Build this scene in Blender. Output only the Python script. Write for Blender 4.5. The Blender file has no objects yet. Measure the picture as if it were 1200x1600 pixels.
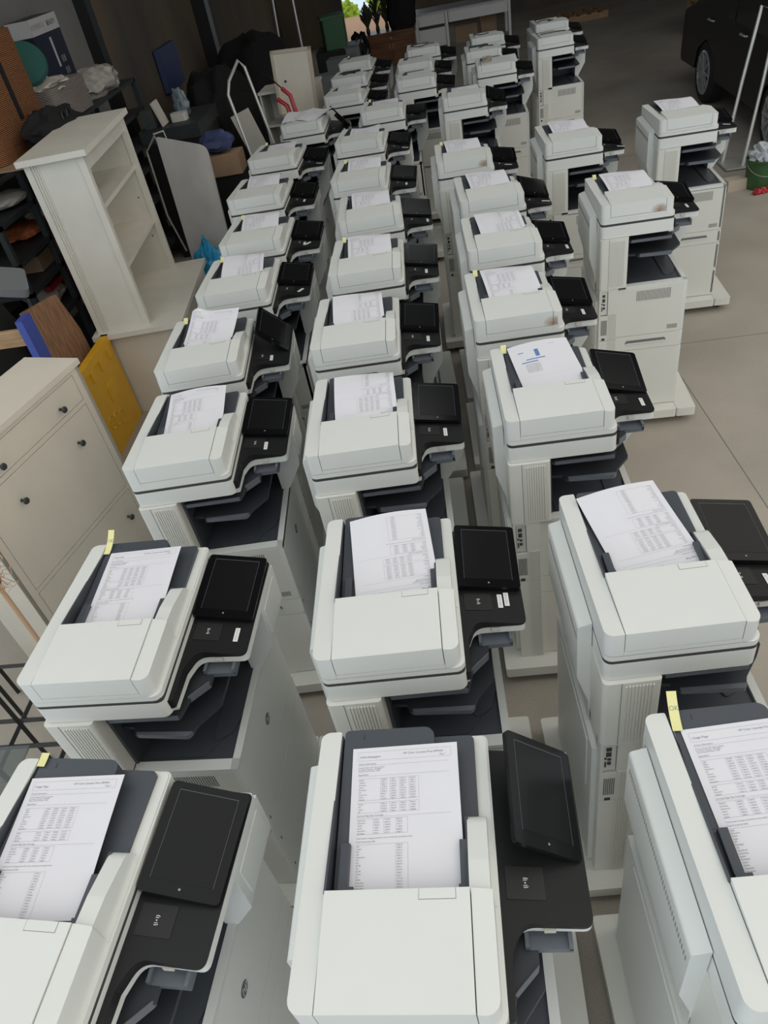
import bpy, bmesh, math, random
from mathutils import Vector, Matrix, Euler
R = math.radians
random.seed(7)
C = bpy.context.scene.collection
scn = bpy.context.scene

# ------------------------------------------------------------------ camera, sky, exposure
FPX = 1140.51
PITCH, ROLL, HEAD, CAMH = 0.6974543, -0.2112025, 0.1667468, 2.67974
rt = Vector((math.cos(HEAD), math.sin(HEAD), 0))
fw = Vector((-math.sin(HEAD) * math.cos(PITCH), math.cos(HEAD) * math.cos(PITCH), -math.sin(PITCH)))
up = rt.cross(fw)
r2 = rt * math.cos(ROLL) + up * math.sin(ROLL)
u2 = -rt * math.sin(ROLL) + up * math.cos(ROLL)
cd = bpy.data.cameras.new('camera')
cam = bpy.data.objects.new('camera', cd)
C.objects.link(cam)
m = Matrix((r2, u2, -fw)).transposed().to_4x4()
m.translation = (0, 0, CAMH)
cam.matrix_world = m
cd.sensor_fit = 'VERTICAL'
cd.sensor_height = 24
cd.lens = FPX / 1600 * 24
cd.clip_start = .02
cd.clip_end = 300
scn.camera = cam

w = bpy.data.worlds.new('sky'); scn.world = w; w.use_nodes = True
wn = w.node_tree.nodes; wl = w.node_tree.links
bg = wn['Background']
tcw = wn.new('ShaderNodeTexCoord'); sep = wn.new('ShaderNodeSeparateXYZ'); rmp = wn.new('ShaderNodeValToRGB')
wl.new(tcw.outputs['Generated'], sep.inputs[0]); wl.new(sep.outputs['Z'], rmp.inputs[0]); wl.new(rmp.outputs[0], bg.inputs[0])
warm = wn.new('ShaderNodeValToRGB'); wl.new(sep.outputs['X'], warm.inputs[0])
warm.color_ramp.elements[0].position = 0.0; warm.color_ramp.elements[0].color = (.95, 1, 1, 1)
warm.color_ramp.elements[1].position = .7; warm.color_ramp.elements[1].color = (1.0, .93, .82, 1)
mulw = wn.new('ShaderNodeMix'); mulw.data_type = 'RGBA'; mulw.blend_type = 'MULTIPLY'; mulw.inputs[0].default_value = 1
wl.new(rmp.outputs[0], mulw.inputs[6]); wl.new(warm.outputs[0], mulw.inputs[7]); wl.new(mulw.outputs[2], bg.inputs[0])
rmp.color_ramp.elements[0].position = 0.0; rmp.color_ramp.elements[0].color = (.62, .72, .85, 1)
rmp.color_ramp.elements[1].position = .5; rmp.color_ramp.elements[1].color = (1, 1, .99, 1)
bg.inputs[1].default_value = 1.12

scn.view_settings.view_transform = 'Standard'
scn.view_settings.look = 'None'
scn.view_settings.gamma = 1
scn.view_settings.use_curve_mapping = False
scn.view_settings.exposure = 0.13

# ------------------------------------------------------------------ materials
def mat(name, col, rough=.5, metal=0, noise=0, nscale=8, bump=0, bscale=60, coat=0, emit=None, col2=None, alpha=None, spec=None, stretch=None):
    m = bpy.data.materials.new(name); m.use_nodes = True
    nt = m.node_tree; b = nt.nodes['Principled BSDF']
    b.inputs['Base Color'].default_value = (*col, 1)
    b.inputs['Roughness'].default_value = rough
    b.inputs['Metallic'].default_value = metal
    if spec is not None: b.inputs['Specular IOR Level'].default_value = spec
    if coat: b.inputs['Coat Weight'].default_value = coat
    tc = nt.nodes.new('ShaderNodeTexCoord')
    src = tc.outputs['Object']
    if stretch:
        mp = nt.nodes.new('ShaderNodeMapping'); mp.inputs['Scale'].default_value = stretch
        nt.links.new(src, mp.inputs[0]); src = mp.outputs[0]
    if noise or col2:
        n = nt.nodes.new('ShaderNodeTexNoise'); n.inputs['Scale'].default_value = nscale; n.inputs['Detail'].default_value = 6
        nt.links.new(src, n.inputs['Vector'])
        mx = nt.nodes.new('ShaderNodeMix'); mx.data_type = 'RGBA'
        c2 = col2 if col2 else tuple(c * (1 - noise) for c in col)
        mx.inputs[6].default_value = (*col, 1); mx.inputs[7].default_value = (*c2, 1)
        rp = nt.nodes.new('ShaderNodeValToRGB'); rp.color_ramp.elements[0].position = .35; rp.color_ramp.elements[1].position = .68
        nt.links.new(n.outputs['Fac'], rp.inputs[0]); nt.links.new(rp.outputs[0], mx.inputs[0])
        nt.links.new(mx.outputs[2], b.inputs['Base Color'])
    if bump:
        n2 = nt.nodes.new('ShaderNodeTexNoise'); n2.inputs['Scale'].default_value = bscale; n2.inputs['Detail'].default_value = 4
        nt.links.new(src, n2.inputs['Vector'])
        bp = nt.nodes.new('ShaderNodeBump'); bp.inputs['Strength'].default_value = bump; bp.inputs['Distance'].default_value = .01
        nt.links.new(n2.outputs['Fac'], bp.inputs['Height']); nt.links.new(bp.outputs[0], b.inputs['Normal'])
    if emit:
        b.inputs['Emission Color'].default_value = (*emit[0], 1); b.inputs['Emission Strength'].default_value = emit[1]
    if alpha is not None:
        b.inputs['Alpha'].default_value = alpha
    return m
def weave(name, c1, c2, sx=60, sz=90, bump=1.0, rough=.7):
    m = mat(name, c1, rough); nt = m.node_tree; b = nt.nodes['Principled BSDF']
    tc = nt.nodes.new('ShaderNodeTexCoord')
    mp = nt.nodes.new('ShaderNodeMapping'); mp.inputs['Scale'].default_value = (sx, sx, sz); nt.links.new(tc.outputs['Object'], mp.inputs[0])
    wv = nt.nodes.new('ShaderNodeTexWave'); wv.bands_direction = 'Z'; wv.inputs['Scale'].default_value = .5; wv.inputs['Distortion'].default_value = 2.5; wv.inputs['Detail Scale'].default_value = .3
    nt.links.new(mp.outputs[0], wv.inputs['Vector'])
    mx = nt.nodes.new('ShaderNodeMix'); mx.data_type = 'RGBA'; mx.inputs[6].default_value = (*c2, 1); mx.inputs[7].default_value = (*c1, 1)
    nt.links.new(wv.outputs['Fac'], mx.inputs[0]); nt.links.new(mx.outputs[2], b.inputs['Base Color'])
    bp = nt.nodes.new('ShaderNodeBump'); bp.inputs['Strength'].default_value = bump; bp.inputs['Distance'].default_value = .01
    nt.links.new(wv.outputs['Fac'], bp.inputs['Height']); nt.links.new(bp.outputs[0], b.inputs['Normal'])
    return m

M = dict(
    white=mat('printer_white', (.735, .745, .722), .42, noise=.04, nscale=3, bump=.04, bscale=900),
    warm=mat('printer_warm_white', (.72, .71, .66), .45, noise=.04, nscale=3),
    vent=mat('vent_shadow', (.16, .16, .15), .7),
    vent2=mat('vent_grey', (.33, .33, .31), .7),
    seam=mat('seam_dark', (.05, .05, .05), .8),
    slate=mat('slate_plastic', (.062, .070, .085), .42, bump=.06, bscale=1200),
    slate_shaded=mat('shaded_slate_plastic', (.030, .034, .042), .45),  # tray slate darkened, shade under the scanner put into the shelf colour
    slate2=mat('light_slate_plastic', (.125, .14, .165), .38),
    black=mat('panel_black', (.012, .012, .013), .40, spec=.3, bump=.05, bscale=1500),
    black2=mat('reader_black', (.011, .011, .012), .5),
    gloss=mat('glass_black', (.006, .006, .007), .14, spec=.22),
    screen=mat('screen_glass', (.009, .009, .010), .2, spec=.2),
    chrome=mat('chrome', (.7, .7, .7), .2, 1),
    caster=mat('caster_black', (.02, .02, .02), .6),
    logo=mat('logo_grey', (.10, .11, .12), .4),
    mark=mat('mark_white', (.75, .75, .75), .5),
    label=mat('label_white', (.82, .82, .80), .5),
    ink=mat('ink', (.30, .30, .32), .8),
    inkblue=mat('ink_blue', (.08, .22, .50), .8),
    paper=mat('paper', (.77, .755, .81), .75, noise=.02, nscale=12),
    sticky=mat('sticky_yellow', (.80, .76, .36), .75),
    cream=mat('furniture_cream', (.68, .62, .53), .5, noise=.06, nscale=5, bump=.03, bscale=200),
    creamw=mat('furniture_white', (.74, .71, .64), .5, noise=.07, nscale=6, bump=.03, bscale=200),
    knob=mat('knob_iron', (.03, .033, .036), .4),
    yellow=mat('yellow_plastic', (.78, .42, .02), .4, noise=.08, nscale=9),
    osb=mat('osb_board', (.36, .20, .11), .7, col2=(.20, .10, .05), nscale=9, bump=.2, bscale=40, stretch=(1, 5, 1)),
    pine=mat('pine', (.46, .30, .16), .6, col2=(.30, .17, .08), nscale=5, stretch=(1, 9, 9)),
    bluepaint=mat('blue_paint', (.05, .08, .36), .5),
    steel=mat('dark_steel', (.035, .042, .045), .5, noise=.2),
    blackmetal=mat('black_metal', (.012, .012, .012), .45),
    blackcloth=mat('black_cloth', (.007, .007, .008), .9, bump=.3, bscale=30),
    wicker=weave('wicker_brown', (.62, .27, .11), (.14, .05, .02), 20, 62),
    wickerw=weave('wicker_grey', (.62, .56, .52), (.20, .17, .16), 30, 60),
    teal=mat('teal_fabric', (.02, .10, .085), .8),
    cushion=mat('cushion_white', (.60, .57, .52), .9, bump=.3, bscale=25),
    bag=mat('clear_plastic_bag', (.70, .67, .62), .25, noise=.5, nscale=7, bump=.8, bscale=9, alpha=.85),
    cardboard=mat('cardboard', (.36, .24, .15), .8, noise=.1),
    boxblue=mat('box_navy', (.012, .014, .035), .35),
    boxwhite=mat('box_white', (.50, .49, .50), .4),
    bluebag=mat('blue_bag', (.03, .33, .62), .35, noise=.25, nscale=10, bump=.6, bscale=14),
    ironing=mat('ironing_cloth', (.52, .50, .48), .85, noise=.25, nscale=4, stretch=(1, 1, .5)),
    steelwhite=mat('trolley_tube', (.55, .55, .52), .35, .4),
    red=mat('red_tube', (.42, .02, .03), .3),
    redcloth=mat('red_cloth', (.32, .02, .03), .8),
    orange=mat('orange_cloth', (.62, .17, .06), .8, noise=.4, nscale=30),
    greycloth=mat('grey_cloth', (.16, .17, .18), .9),
    blueb=mat('blue_box', (.045, .06, .15), .6),
    green=mat('green_bin', (.04, .12, .05), .5),
    brownwood=mat('brown_wood', (.20, .085, .035), .4, col2=(.10, .04, .018), nscale=3, stretch=(1, 1, 8)),
    brass=mat('brass', (.45, .30, .12), .35, .9),
    leaf=mat('plume_leaf', (.055, .052, .030), .9),
    bush=mat('bush_green', (.42, .62, .05), .8, noise=.5, nscale=4),
    trash=mat('black_sack', (.010, .010, .012), .22, bump=1.0, bscale=8),
    car=mat('car_black', (.006, .006, .008), .3, spec=.3),
    tyre=mat('tyre', (.015, .015, .015), .8),
    rim=mat('wheel_rim', (.55, .55, .57), .35, .6),
    cglass=mat('car_glass', (.01, .012, .014), .06),
    canister=mat('paint_green', (.05, .13, .04), .45, noise=.4, nscale=8),
    can=mat('can_metal', (.42, .42, .40), .4, .6),
    rag=mat('rag_grey', (.50, .52, .55), .8, bump=.4, bscale=20),
    woodblock=mat('woodblock', (.50, .42, .33), .7),
    straw=mat('straw', (.55, .36, .22), .8),
    glasst=mat('smoked_glass', (.10, .12, .12), .1, alpha=.55),
    stone=mat('mortar', (.40, .33, .27), .9),
    grassout=mat('yard_paving', (.36, .22, .14), .9),
    hill=mat('hill_blue', (.16, .24, .34), .9),
)

# floor and wall materials
def floor_mat():
    m = bpy.data.materials.new('concrete_floor'); m.use_nodes = True; nt = m.node_tree; b = nt.nodes['Principled BSDF']
    tc = nt.nodes.new('ShaderNodeTexCoord')
    n1 = nt.nodes.new('ShaderNodeTexNoise'); n1.inputs['Scale'].default_value = 1.1; n1.inputs['Detail'].default_value = 8
    n2 = nt.nodes.new('ShaderNodeTexNoise'); n2.inputs['Scale'].default_value = 150; n2.inputs['Detail'].default_value = 5
    for n in (n1, n2): nt.links.new(tc.outputs['Object'], n.inputs['Vector'])
    r1 = nt.nodes.new('ShaderNodeValToRGB'); r1.color_ramp.elements[0].position = .3; r1.color_ramp.elements[1].position = .72
    r1.color_ramp.elements[0].color = (.30, .265, .225, 1); r1.color_ramp.elements[1].color = (.43, .385, .33, 1)
    nt.links.new(n1.outputs['Fac'], r1.inputs[0])
    r2_ = nt.nodes.new('ShaderNodeValToRGB'); r2_.color_ramp.elements[0].position = .3; r2_.color_ramp.elements[1].position = .6
    r2_.color_ramp.elements[0].color = (.90, .90, .90, 1); r2_.color_ramp.elements[1].color = (1.05, 1.05, 1.05, 1)
    nt.links.new(n2.outputs['Fac'], r2_.inputs[0])
    mx = nt.nodes.new('ShaderNodeMix'); mx.data_type = 'RGBA'; mx.blend_type = 'MULTIPLY'; mx.inputs[0].default_value = 1
    nt.links.new(r1.outputs[0], mx.inputs[6]); nt.links.new(r2_.outputs[0], mx.inputs[7]); nt.links.new(mx.outputs[2], b.inputs['Base Color'])
    b.inputs['Roughness'].default_value = .7
    bp = nt.nodes.new('ShaderNodeBump'); bp.inputs['Strength'].default_value = .06; bp.inputs['Distance'].default_value = .01
    nt.links.new(n2.outputs['Fac'], bp.inputs['Height']); nt.links.new(bp.outputs[0], b.inputs['Normal'])
    return m
M['floor'] = floor_mat()
M['wall'] = mat('wall_concrete', (.22, .215, .205), .85, col2=(.17, .165, .16), nscale=1.2, bump=.2, bscale=20)
M['wall2'] = mat('wall_brownish', (.17, .125, .08), .85, col2=(.075, .07, .065), nscale=1.1, bump=.2, bscale=20, stretch=(1, .8, .35))
M['roof'] = mat('roof_dark', (.05, .05, .05), .9)

# ------------------------------------------------------------------ mesh helpers
def rpoly(x0, x1, y0, y1, r, n=5):
    """rounded rectangle; r is one radius or four (x0y0, x1y0, x1y1, x0y1)"""
    rr = r if isinstance(r, (tuple, list)) else (r,) * 4
    cs = [(x0, y0, 180), (x1, y0, 270), (x1, y1, 0), (x0, y1, 90)]
    out = []
    for (cx, cy, a0), q in zip(cs, rr):
        if q <= 0: out.append((cx, cy)); continue
        ox = cx + (q if cx == x0 else -q); oy = cy + (q if cy == y0 else -q)
        for i in range(n + 1):
            a = R(a0 + 90 * i / n); out.append((ox + q * math.cos(a), oy + q * math.sin(a)))
    return out
def fillet(pts, n=5):
    """pts: (x, y, r) polygon with rounded corners"""
    out = []; N = len(pts)
    for i, (x, y, r) in enumerate(pts):
        if r <= 0: out.append((x, y)); continue
        p = Vector((x, y)); a = Vector(pts[i - 1][:2]) - p; b = Vector(pts[(i + 1) % N][:2]) - p
        a.normalize(); b.normalize(); ang = a.angle(b); d = r / math.tan(ang / 2)
        p0 = p + a * d; p1 = p + b * d
        for k in range(n + 1):
            t = k / n; q = p0.lerp(p, t).lerp(p.lerp(p1, t), t); out.append((q.x, q.y))
    return out

class MB:
    def __init__(s): s.bm = bmesh.new(); s.mi = 0
    def _bev(s, bm, bev, seg=2, ang=40):
        if bev:
            es = [e for e in bm.edges if len(e.link_faces) == 2 and e.calc_face_angle(0) > R(ang)]
            bmesh.ops.bevel(bm, geom=es, offset=bev, segments=seg, affect='EDGES', clamp_overlap=True, profile=.6)
    def _merge(s, bm, mtx=None):
        if mtx is not None: bm.transform(mtx)
        bmesh.ops.recalc_face_normals(bm, faces=bm.faces)
        me = bpy.data.meshes.new('t'); 
        for f in bm.faces: f.material_index = s.mi
        bm.to_mesh(me); bm.free(); s.bm.from_mesh(me); bpy.data.meshes.remove(me)
    def box(s, x0, x1, y0, y1, z0, z1, bev=0, mtx=None, seg=2):
        b = bmesh.new(); vs = [b.verts.new((x, y, z)) for z in (z0, z1) for y in (y0, y1) for x in (x0, x1)]
        for q in ((0, 2, 3, 1), (4, 5, 7, 6), (0, 1, 5, 4), (2, 6, 7, 3), (0, 4, 6, 2), (1, 3, 7, 5)): b.faces.new([vs[i] for i in q])
        s._bev(b, bev, seg); s._merge(b, mtx); return s
    def prism(s, poly, a, c, axis='z', bev=0, mtx=None, top=None, seg=2):
        """extrude 2D poly from a to c along axis. axis x: poly=(y,z); y: poly=(x,z); top(x,y)->z offset"""
        b = bmesh.new()
        def P(p, t):
            if axis == 'z': return (p[0], p[1], t)
            if axis == 'x': return (t, p[0], p[1])
            return (p[0], t, p[1])
        lo = [b.verts.new(P(p, a)) for p in poly]; hi = [b.verts.new(P(p, c)) for p in poly]
        if top:
            for v in hi: v.co.z = top(v.co.x, v.co.y)
        b.faces.new(lo[::-1]); b.faces.new(hi)
        n = len(poly)
        for i in range(n): b.faces.new((lo[i], lo[(i + 1) % n], hi[(i + 1) % n], hi[i]))
        s._bev(b, bev, seg); s._merge(b, mtx); return s
    def cyl(s, p0, p1, r, r1=None, n=16, bev=0):
        p0 = Vector(p0); p1 = Vector(p1); d = p1 - p0
        b = bmesh.new(); bmesh.ops.create_cone(b, cap_ends=True, segments=n, radius1=r, radius2=r if r1 is None else r1, depth=d.length)
        s._bev(b, bev)
        q = d.to_track_quat('Z', 'Y').to_matrix().to_4x4(); q.translation = (p0 + p1) / 2
        s._merge(b, q); return s
    def lathe(s, prof, n=24, mtx=None, ring=False):
        b = bmesh.new(); rings = []
        for r, z in prof: rings.append([b.verts.new((r * math.cos(2 * math.pi * i / n), r * math.sin(2 * math.pi * i / n), z)) for i in range(n)])
        for a, c in zip(rings, rings[1:]):
            for i in range(n): b.faces.new((a[i], a[(i + 1) % n], c[(i + 1) % n], c[i]))
        if ring:
            for i in range(n): b.faces.new((rings[-1][i], rings[-1][(i + 1) % n], rings[0][(i + 1) % n], rings[0][i]))
        else: b.faces.new(rings[0][::-1]); b.faces.new(rings[-1])
        s._merge(b, mtx); return s
    def tube(s, pts, r, n=8, closed=False, mtx=None):
        pts = [Vector(p) for p in pts]; b = bmesh.new(); rings = []; N = len(pts); nrm = None
        for i, p in enumerate(pts):
            if closed: t = pts[(i + 1) % N] - pts[i - 1]
            else: t = pts[min(i + 1, N - 1)] - pts[max(i - 1, 0)]
            t.normalize()
            if nrm is None: nrm = t.orthogonal().normalized()
            nrm = (nrm - t * nrm.dot(t)); nrm = nrm.normalized() if nrm.length > 1e-6 else t.orthogonal().normalized()
            bi = t.cross(nrm)
            rings.append([b.verts.new(p + (nrm * math.cos(2 * math.pi * k / n) + bi * math.sin(2 * math.pi * k / n)) * r) for k in range(n)])
        prs = list(zip(rings, rings[1:])) + ([(rings[-1], rings[0])] if closed else [])
        for a, c in prs:
            for k in range(n): b.faces.new((a[k], a[(k + 1) % n], c[(k + 1) % n], c[k]))
        if not closed: b.faces.new(rings[0][::-1]); b.faces.new(rings[-1])
        s._merge(b, mtx); return s
    def blob(s, c, rad, amp=.15, seed=0, sub=4, flat=None, freq=2.2):
        """lumpy closed shape"""
        from mathutils import noise
        b = bmesh.new(); bmesh.ops.create_icosphere(b, subdivisions=sub, radius=1)
        for v in b.verts:
            k = 1 + amp * noise.noise(v.co * freq + Vector((seed * 7.1, seed * 3.3, seed))) * 2 + amp * .5 * noise.noise(v.co * freq * 2.6 + Vector((seed, 0, 5)))
            v.co = Vector((v.co.x * rad[0] * k, v.co.y * rad[1] * k, v.co.z * rad[2] * k))
            if flat is not None: v.co.z = max(v.co.z, flat)
        s._merge(b, Matrix.Translation(c)); return s
    def build(s, name, mats, parent=None, smooth=True, loc=(0, 0, 0), rot=(0, 0, 0)):
        me = bpy.data.meshes.new(name); s.bm.to_mesh(me); s.bm.free()
        for mm in (mats if isinstance(mats, (list, tuple)) else [mats]): me.materials.append(mm)
        if smooth:
            for p in me.polygons: p.use_smooth = True
            try: me.set_sharp_from_angle(angle=R(38))
            except Exception: pass
        o = bpy.data.objects.new(name, me); C.objects.link(o); o.parent = parent; o.location = loc; o.rotation_euler = rot
        return o

def tag(o, label=None, cat=None, group=None, kind=None):
    if label: o['label'] = label
    if cat: o['category'] = cat
    if group: o['group'] = group
    if kind: o['kind'] = kind
    return o
def empty(name, loc=(0, 0, 0), rz=0, label=None, cat=None, group=None):
    o = bpy.data.objects.new(name, None); C.objects.link(o); o.location = loc; o.rotation_euler = (0, 0, R(rz)); o.empty_display_size = .1
    return tag(o, label, cat, group)

def text_geo(txt, size, shear=0, spacing=1.0, align='LEFT', line=1.0):
    cu = bpy.data.curves.new('t', 'FONT'); cu.body = txt; cu.size = size; cu.shear = shear; cu.space_character = spacing
    cu.align_x = align; cu.space_line = line; cu.resolution_u = 2
    o = bpy.data.objects.new('t', cu); me = bpy.data.meshes.new_from_object(o)
    vs = [v.co.copy() for v in me.vertices]; fs = [tuple(p.vertices) for p in me.polygons]
    bpy.data.objects.remove(o); bpy.data.curves.remove(cu); bpy.data.meshes.remove(me)
    return vs, fs
def text_mesh(txt, size, material, name='lettering', parent=None, mtx=None, shear=0, align='CENTER', thick=0):
    vs, fs = text_geo(txt, size, shear, align=align)
    me = bpy.data.meshes.new(name); me.from_pydata([tuple(v) for v in vs], [], fs); me.materials.append(material)
    if mtx is not None: me.transform(mtx)
    o = bpy.data.objects.new(name, me); C.objects.link(o); o.parent = parent
    return o

# ------------------------------------------------------------------ the setting
def struct(o): o['kind'] = 'structure'; return o
fl = MB(); fl.box(-3.6, 9, -2, 21, -.2, 0); struct(fl.build('floor', M['floor'], smooth=False))
j = MB()
for p, q in (((1.36, 4.6), (1.47, 2.6)), ((1.30, 7.2), (1.36, 4.6)), ((1.47, 2.6), (1.50, -1.5))):
    p = Vector((*p, 0)); q = Vector((*q, 0)); d = (q - p); L = d.length
    mt = Matrix.Translation(p) @ d.to_track_quat('X', 'Z').to_matrix().to_4x4(); j.box(0, L, -.0022, .0022, .0002, .0012, mtx=mt)
j.box(1.42, 6, 4.598, 4.602, .0002, .0012); j.box(-.9, 6, 8.8, 8.805, .0002, .0012)
struct(j.build('trim_1', M['vent']))
mk = MB()
for i in range(9):
    x = 1.80 + i * .022; mk.box(x, x + .008, 3.30 - .0 * i, 3.30 + .13 - .006 * (i % 3), .0003, .0009)
struct(mk.build('trim_2', mat('worn_mark', (.26, .22, .19), .9)))
wl_ = MB(); wl_.box(-3.6, -3.45, 3.0, 8.75, 0, 6.0); struct(wl_.build('wall_left', M['wall'], smooth=False))
wl_ = MB(); wl_.box(-3.6, -3.45, 8.75, 21, 0, 6.0); struct(wl_.build('wall_left', M['wall2'], smooth=False))
wl_ = MB(); wl_.box(-3.45, -1.93, 20.6, 20.75, 0, 6); wl_.box(-.30, 9, 20.6, 20.75, 0, 6); wl_.box(-1.93, -.30, 20.6, 20.75, 2.4, 6)
struct(wl_.build('wall_back', M['wall2'], smooth=False))
wl_ = MB(); wl_.box(8.85, 9, 8, 21, 0, 6.0); struct(wl_.build('wall_right', M['wall2'], smooth=False))
wl_ = MB()  # unseen roof, its edges and openings shaped to steer daylight onto the rows
for x0, x1, y0, y1 in ((-3.6, -.4, 2.9, 21), (-.4, 1.4, 2.9, 3.8), (-.4, 1.4, 8.6, 12.8), (-.4, 1.4, 14.6, 21), (1.4, 2.6, 2.9, 21)): wl_.box(x0, x1, y0, y1, 6.0, 6.15)
wl_.box(2.6, 9, 8.0, 21, 6.0, 6.15); struct(wl_.build('ceiling', M['roof'], smooth=False))
co = MB(); co.box(-3.45, -3.33, 8.68, 8.84, 0, 6, .004); co.box(-3.33, -3.27, 8.66, 8.86, 1.0, 1.25, .004); struct(co.build('trim_3', M['blackmetal']))
co = MB(); co.box(-3.45, -3.25, 13.1, 13.35, 0, 6, .004); struct(co.build('trim_4', M['blackmetal']))
# yard beyond the back opening
yd = MB(); yd.box(-14, 12, 20.75, 25.5, -.4, -.02); struct(yd.build('yard_ground', M['grassout'], smooth=False))
hl = MB(); hl.blob((-9.5, 58, -9.3), (7, 4, 6.0), .10, 3, sub=4); hl.blob((2, 60, -9.5), (14, 4, 6), .15, 5, sub=4); struct(hl.build('distant_hill', M['hill']))
for i, (x, y, s) in enumerate(((-2.42, 26.0, .42), (-1.15, 26.6, .50))):
    b = MB()
    b.blob((0, 0, s * .8), (s, s * .8, s * .8), .25, i + 2, sub=4, freq=4)
    o = b.build('bush', M['bush'], loc=(x, y, -.34))
    tag(o, ['bright yellow-green bush outside the far doorway, left one', 'bright yellow-green bush outside the far doorway, right one'][i], 'bush', 'bushes in the yard')

# ------------------------------------------------------------------ the printer
T = 1.3138
def printer_prototype():
    P = empty('multifunction_printer')
    W = M['white']
    # wheeled base
    b = MB(); b.prism(rpoly(-.070, .4535, -.070, .590, .012), .045, .098, bev=.005); b.prism(rpoly(.4555, .562, -.070, .590, .012), .045, .098, bev=.005)
    base = b.build('base', M['warm'], P)
    for x, y in ((0, 0), (.50, 0), (0, .52), (.50, .52)):
        c = MB(); c.cyl((x - .012, y, .022), (x + .012, y, .022), .022, n=14, bev=.003); c.box(x - .017, x + .017, y - .01, y + .01, .03, .047, .002)
        c.build('caster', M['caster'], P)
    # carcass
    b = MB()
    b.box(0.012, .450, .012, .546, .10, .838)                    # core
    b.box(.002, .0985, -.008, .55, .10, .565, .004)              # rear upright, lower
    b.box(.048, .0985, -.008, .06, .567, .868, .003)
    b.box(.002, .048, .03, .55, .567, .868, .003)
    b.box(.002, .010, -.008, .04, .567, .868, .002); b.box(.010, .048, -.008, .03, .567, .715, .002); b.box(.010, .048, -.008, .03, .858, .868, .001)
    # vertical ribs of the near side
    for i in range(7):
        x = .054 + i * .0065
        b.box(x, x + .003, -.0105, -.008, .105, .725, .0008)
    body = b.build('body', M['warm'], P)
    g = MB(); g.box(.0095, .047, .004, .0305, .716, .857); g.build('port_bay', M['seam'], body)
    g = MB(); g.box(.012, .046, .000, .004, .720, .855); g.build('port_plate', M['warm'], body)
    g = MB()
    for x, z, a, c in ((.026, .83, .007, .007), (.026, .805, .007, .009), (.028, .78, .005, .004), (.018, .785, .003, .003), (.018, .755, .002, .012), (.028, .76, .005, .006)): g.box(x - a, x + a, -.003, .0, z - c, z + c, .0008)
    g.build('port', M['seam'], body)
    g = MB()
    for i in range(6): g.box(.0145 + i * .0055, .0175 + i * .0055, -.0092, -.0075, .60, .69)
    g.build('vent', M['vent'], body)
    g = MB(); g.box(.019, .036, -.0092, -.0075, .568, .582); g.build('power_inlet', M['seam'], body)
    # near side: upper door, drawer front, lower panel
    d = MB(); d.box(.1005, .4535, .0055, .02, .571, .850, .003)
    door = d.build('side_door', M['warm'], P)
    g = MB()
    for i in range(24): g.box(.200 + i * .0075, .203 + i * .0075, .0046, .0062, .775, .832)
    g.build('vent', M['vent'], door)
    g = MB()
    for i in range(10): g.box(.374 + i * .0055, .3765 + i * .0055, .0046, .0062, .590, .615)
    g.build('vent', M['vent'], door)
    d = MB(); d.box(.1005, .4535, .0055, .02, .4805, .5685, .003)
    dr = d.build('side_drawer', M['warm'], P)
    g = MB(); g.prism(fillet([(.150, .522, .004), (.375, .522, .004), (.365, .540, .004), (.158, .540, .004)]), .0035, .0068, 'y'); g.build('handle', M['vent'], dr)
    g = MB(); g.box(.158, .366, -.0005, .0068, .519, .5245, .001); g.build('handle_lip', M['white'], dr)
    d = MB(); d.box(.1005, .4535, .0055, .02, .102, .478, .003); d.build('side_panel', M['warm'], P)
    # front (+x) doors and drawers
    def front(name, z0, z1, r=.012, y0=.0055, y1=.548):
        f = MB(); f.prism(rpoly(y0, y1, z0, z1, r), .440, .4585, 'x', bev=.0025); return f.build(name, W, P)
    fd = front('front_door', .572, .862)
    for z0, z1 in ((.482, .5695), (.293, .4795), (.104, .2905)):
        f = front('front_drawer', z0, z1)
        g = MB(); g.prism(rpoly(.030, .036, (z0 + z1) / 2 - .008, (z0 + z1) / 2 + .008, .002), .4580, .4592, 'x'); g.build('size_mark', M['vent'], f)
    # round emblem on the front door
    em = MB(); em.prism([(.268 + .020 * math.cos(2 * math.pi * k / 28), .715 + .020 * math.sin(2 * math.pi * k / 28)) for k in range(28)], .4580, .4596, 'x')
    emo = em.build('logo', M['logo'], fd)
    vs, fs = text_geo('hp', .034, .35, align='CENTER')
    me = bpy.data.meshes.new('lettering'); me.from_pydata([(.4599, .268 + v.x, .706 + v.y) for v in vs], [], fs); me.materials.append(M['mark'])
    C.objects.link(bpy.data.objects.new('lettering', me)); bpy.context.view_layer.update()
    lo = [o for o in C.objects if o.data == me][0]; lo.parent = emo
    # ledge around the output bin, then the bin
    b = MB(); b.box(.141, .4585, .0055, .040, .846, .865, .004); b.box(.436, .4585, .0055, .548, .846, .865, .004)
    b.prism(fillet([(.445, .0056, 0), (.4585, .0056, 0), (.4585, .03, 0), (.436, .06, 0), (.436, .03, 0)]), .846, .8645)
    b.build('bin_rim', W, P)
    b = MB(); b.box(.100, .440, .036, .55, .839, .853)
    b.prism(fillet([(.36, .09, .02), (.415, .13, .02), (.437, .20, 0), (.437, .55, 0), (.36, .55, 0)]), .85, .861, bev=.003)
    b.prism(fillet([(.165, .055, .012), (.345, .055, .012), (.395, .12, .02), (.41, .5, 0), (.165, .5, 0)]), .85, .8565, bev=.002)
    b.box(.141, .44, .545, .556, .84, 1.14)
    b.box(.1405, .150, .035, .55, .84, 1.14)
    b.build('output_bin', M['slate'], P)
    # upright column left of the bin
    b = MB(); b.prism(rpoly(-.002, .1405, -.012, .552, (.014, .010, .004, .014)), .870, T - .1745, bev=.003)
    col = b.build('column', M['warm'], P)
    b = MB()
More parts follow.
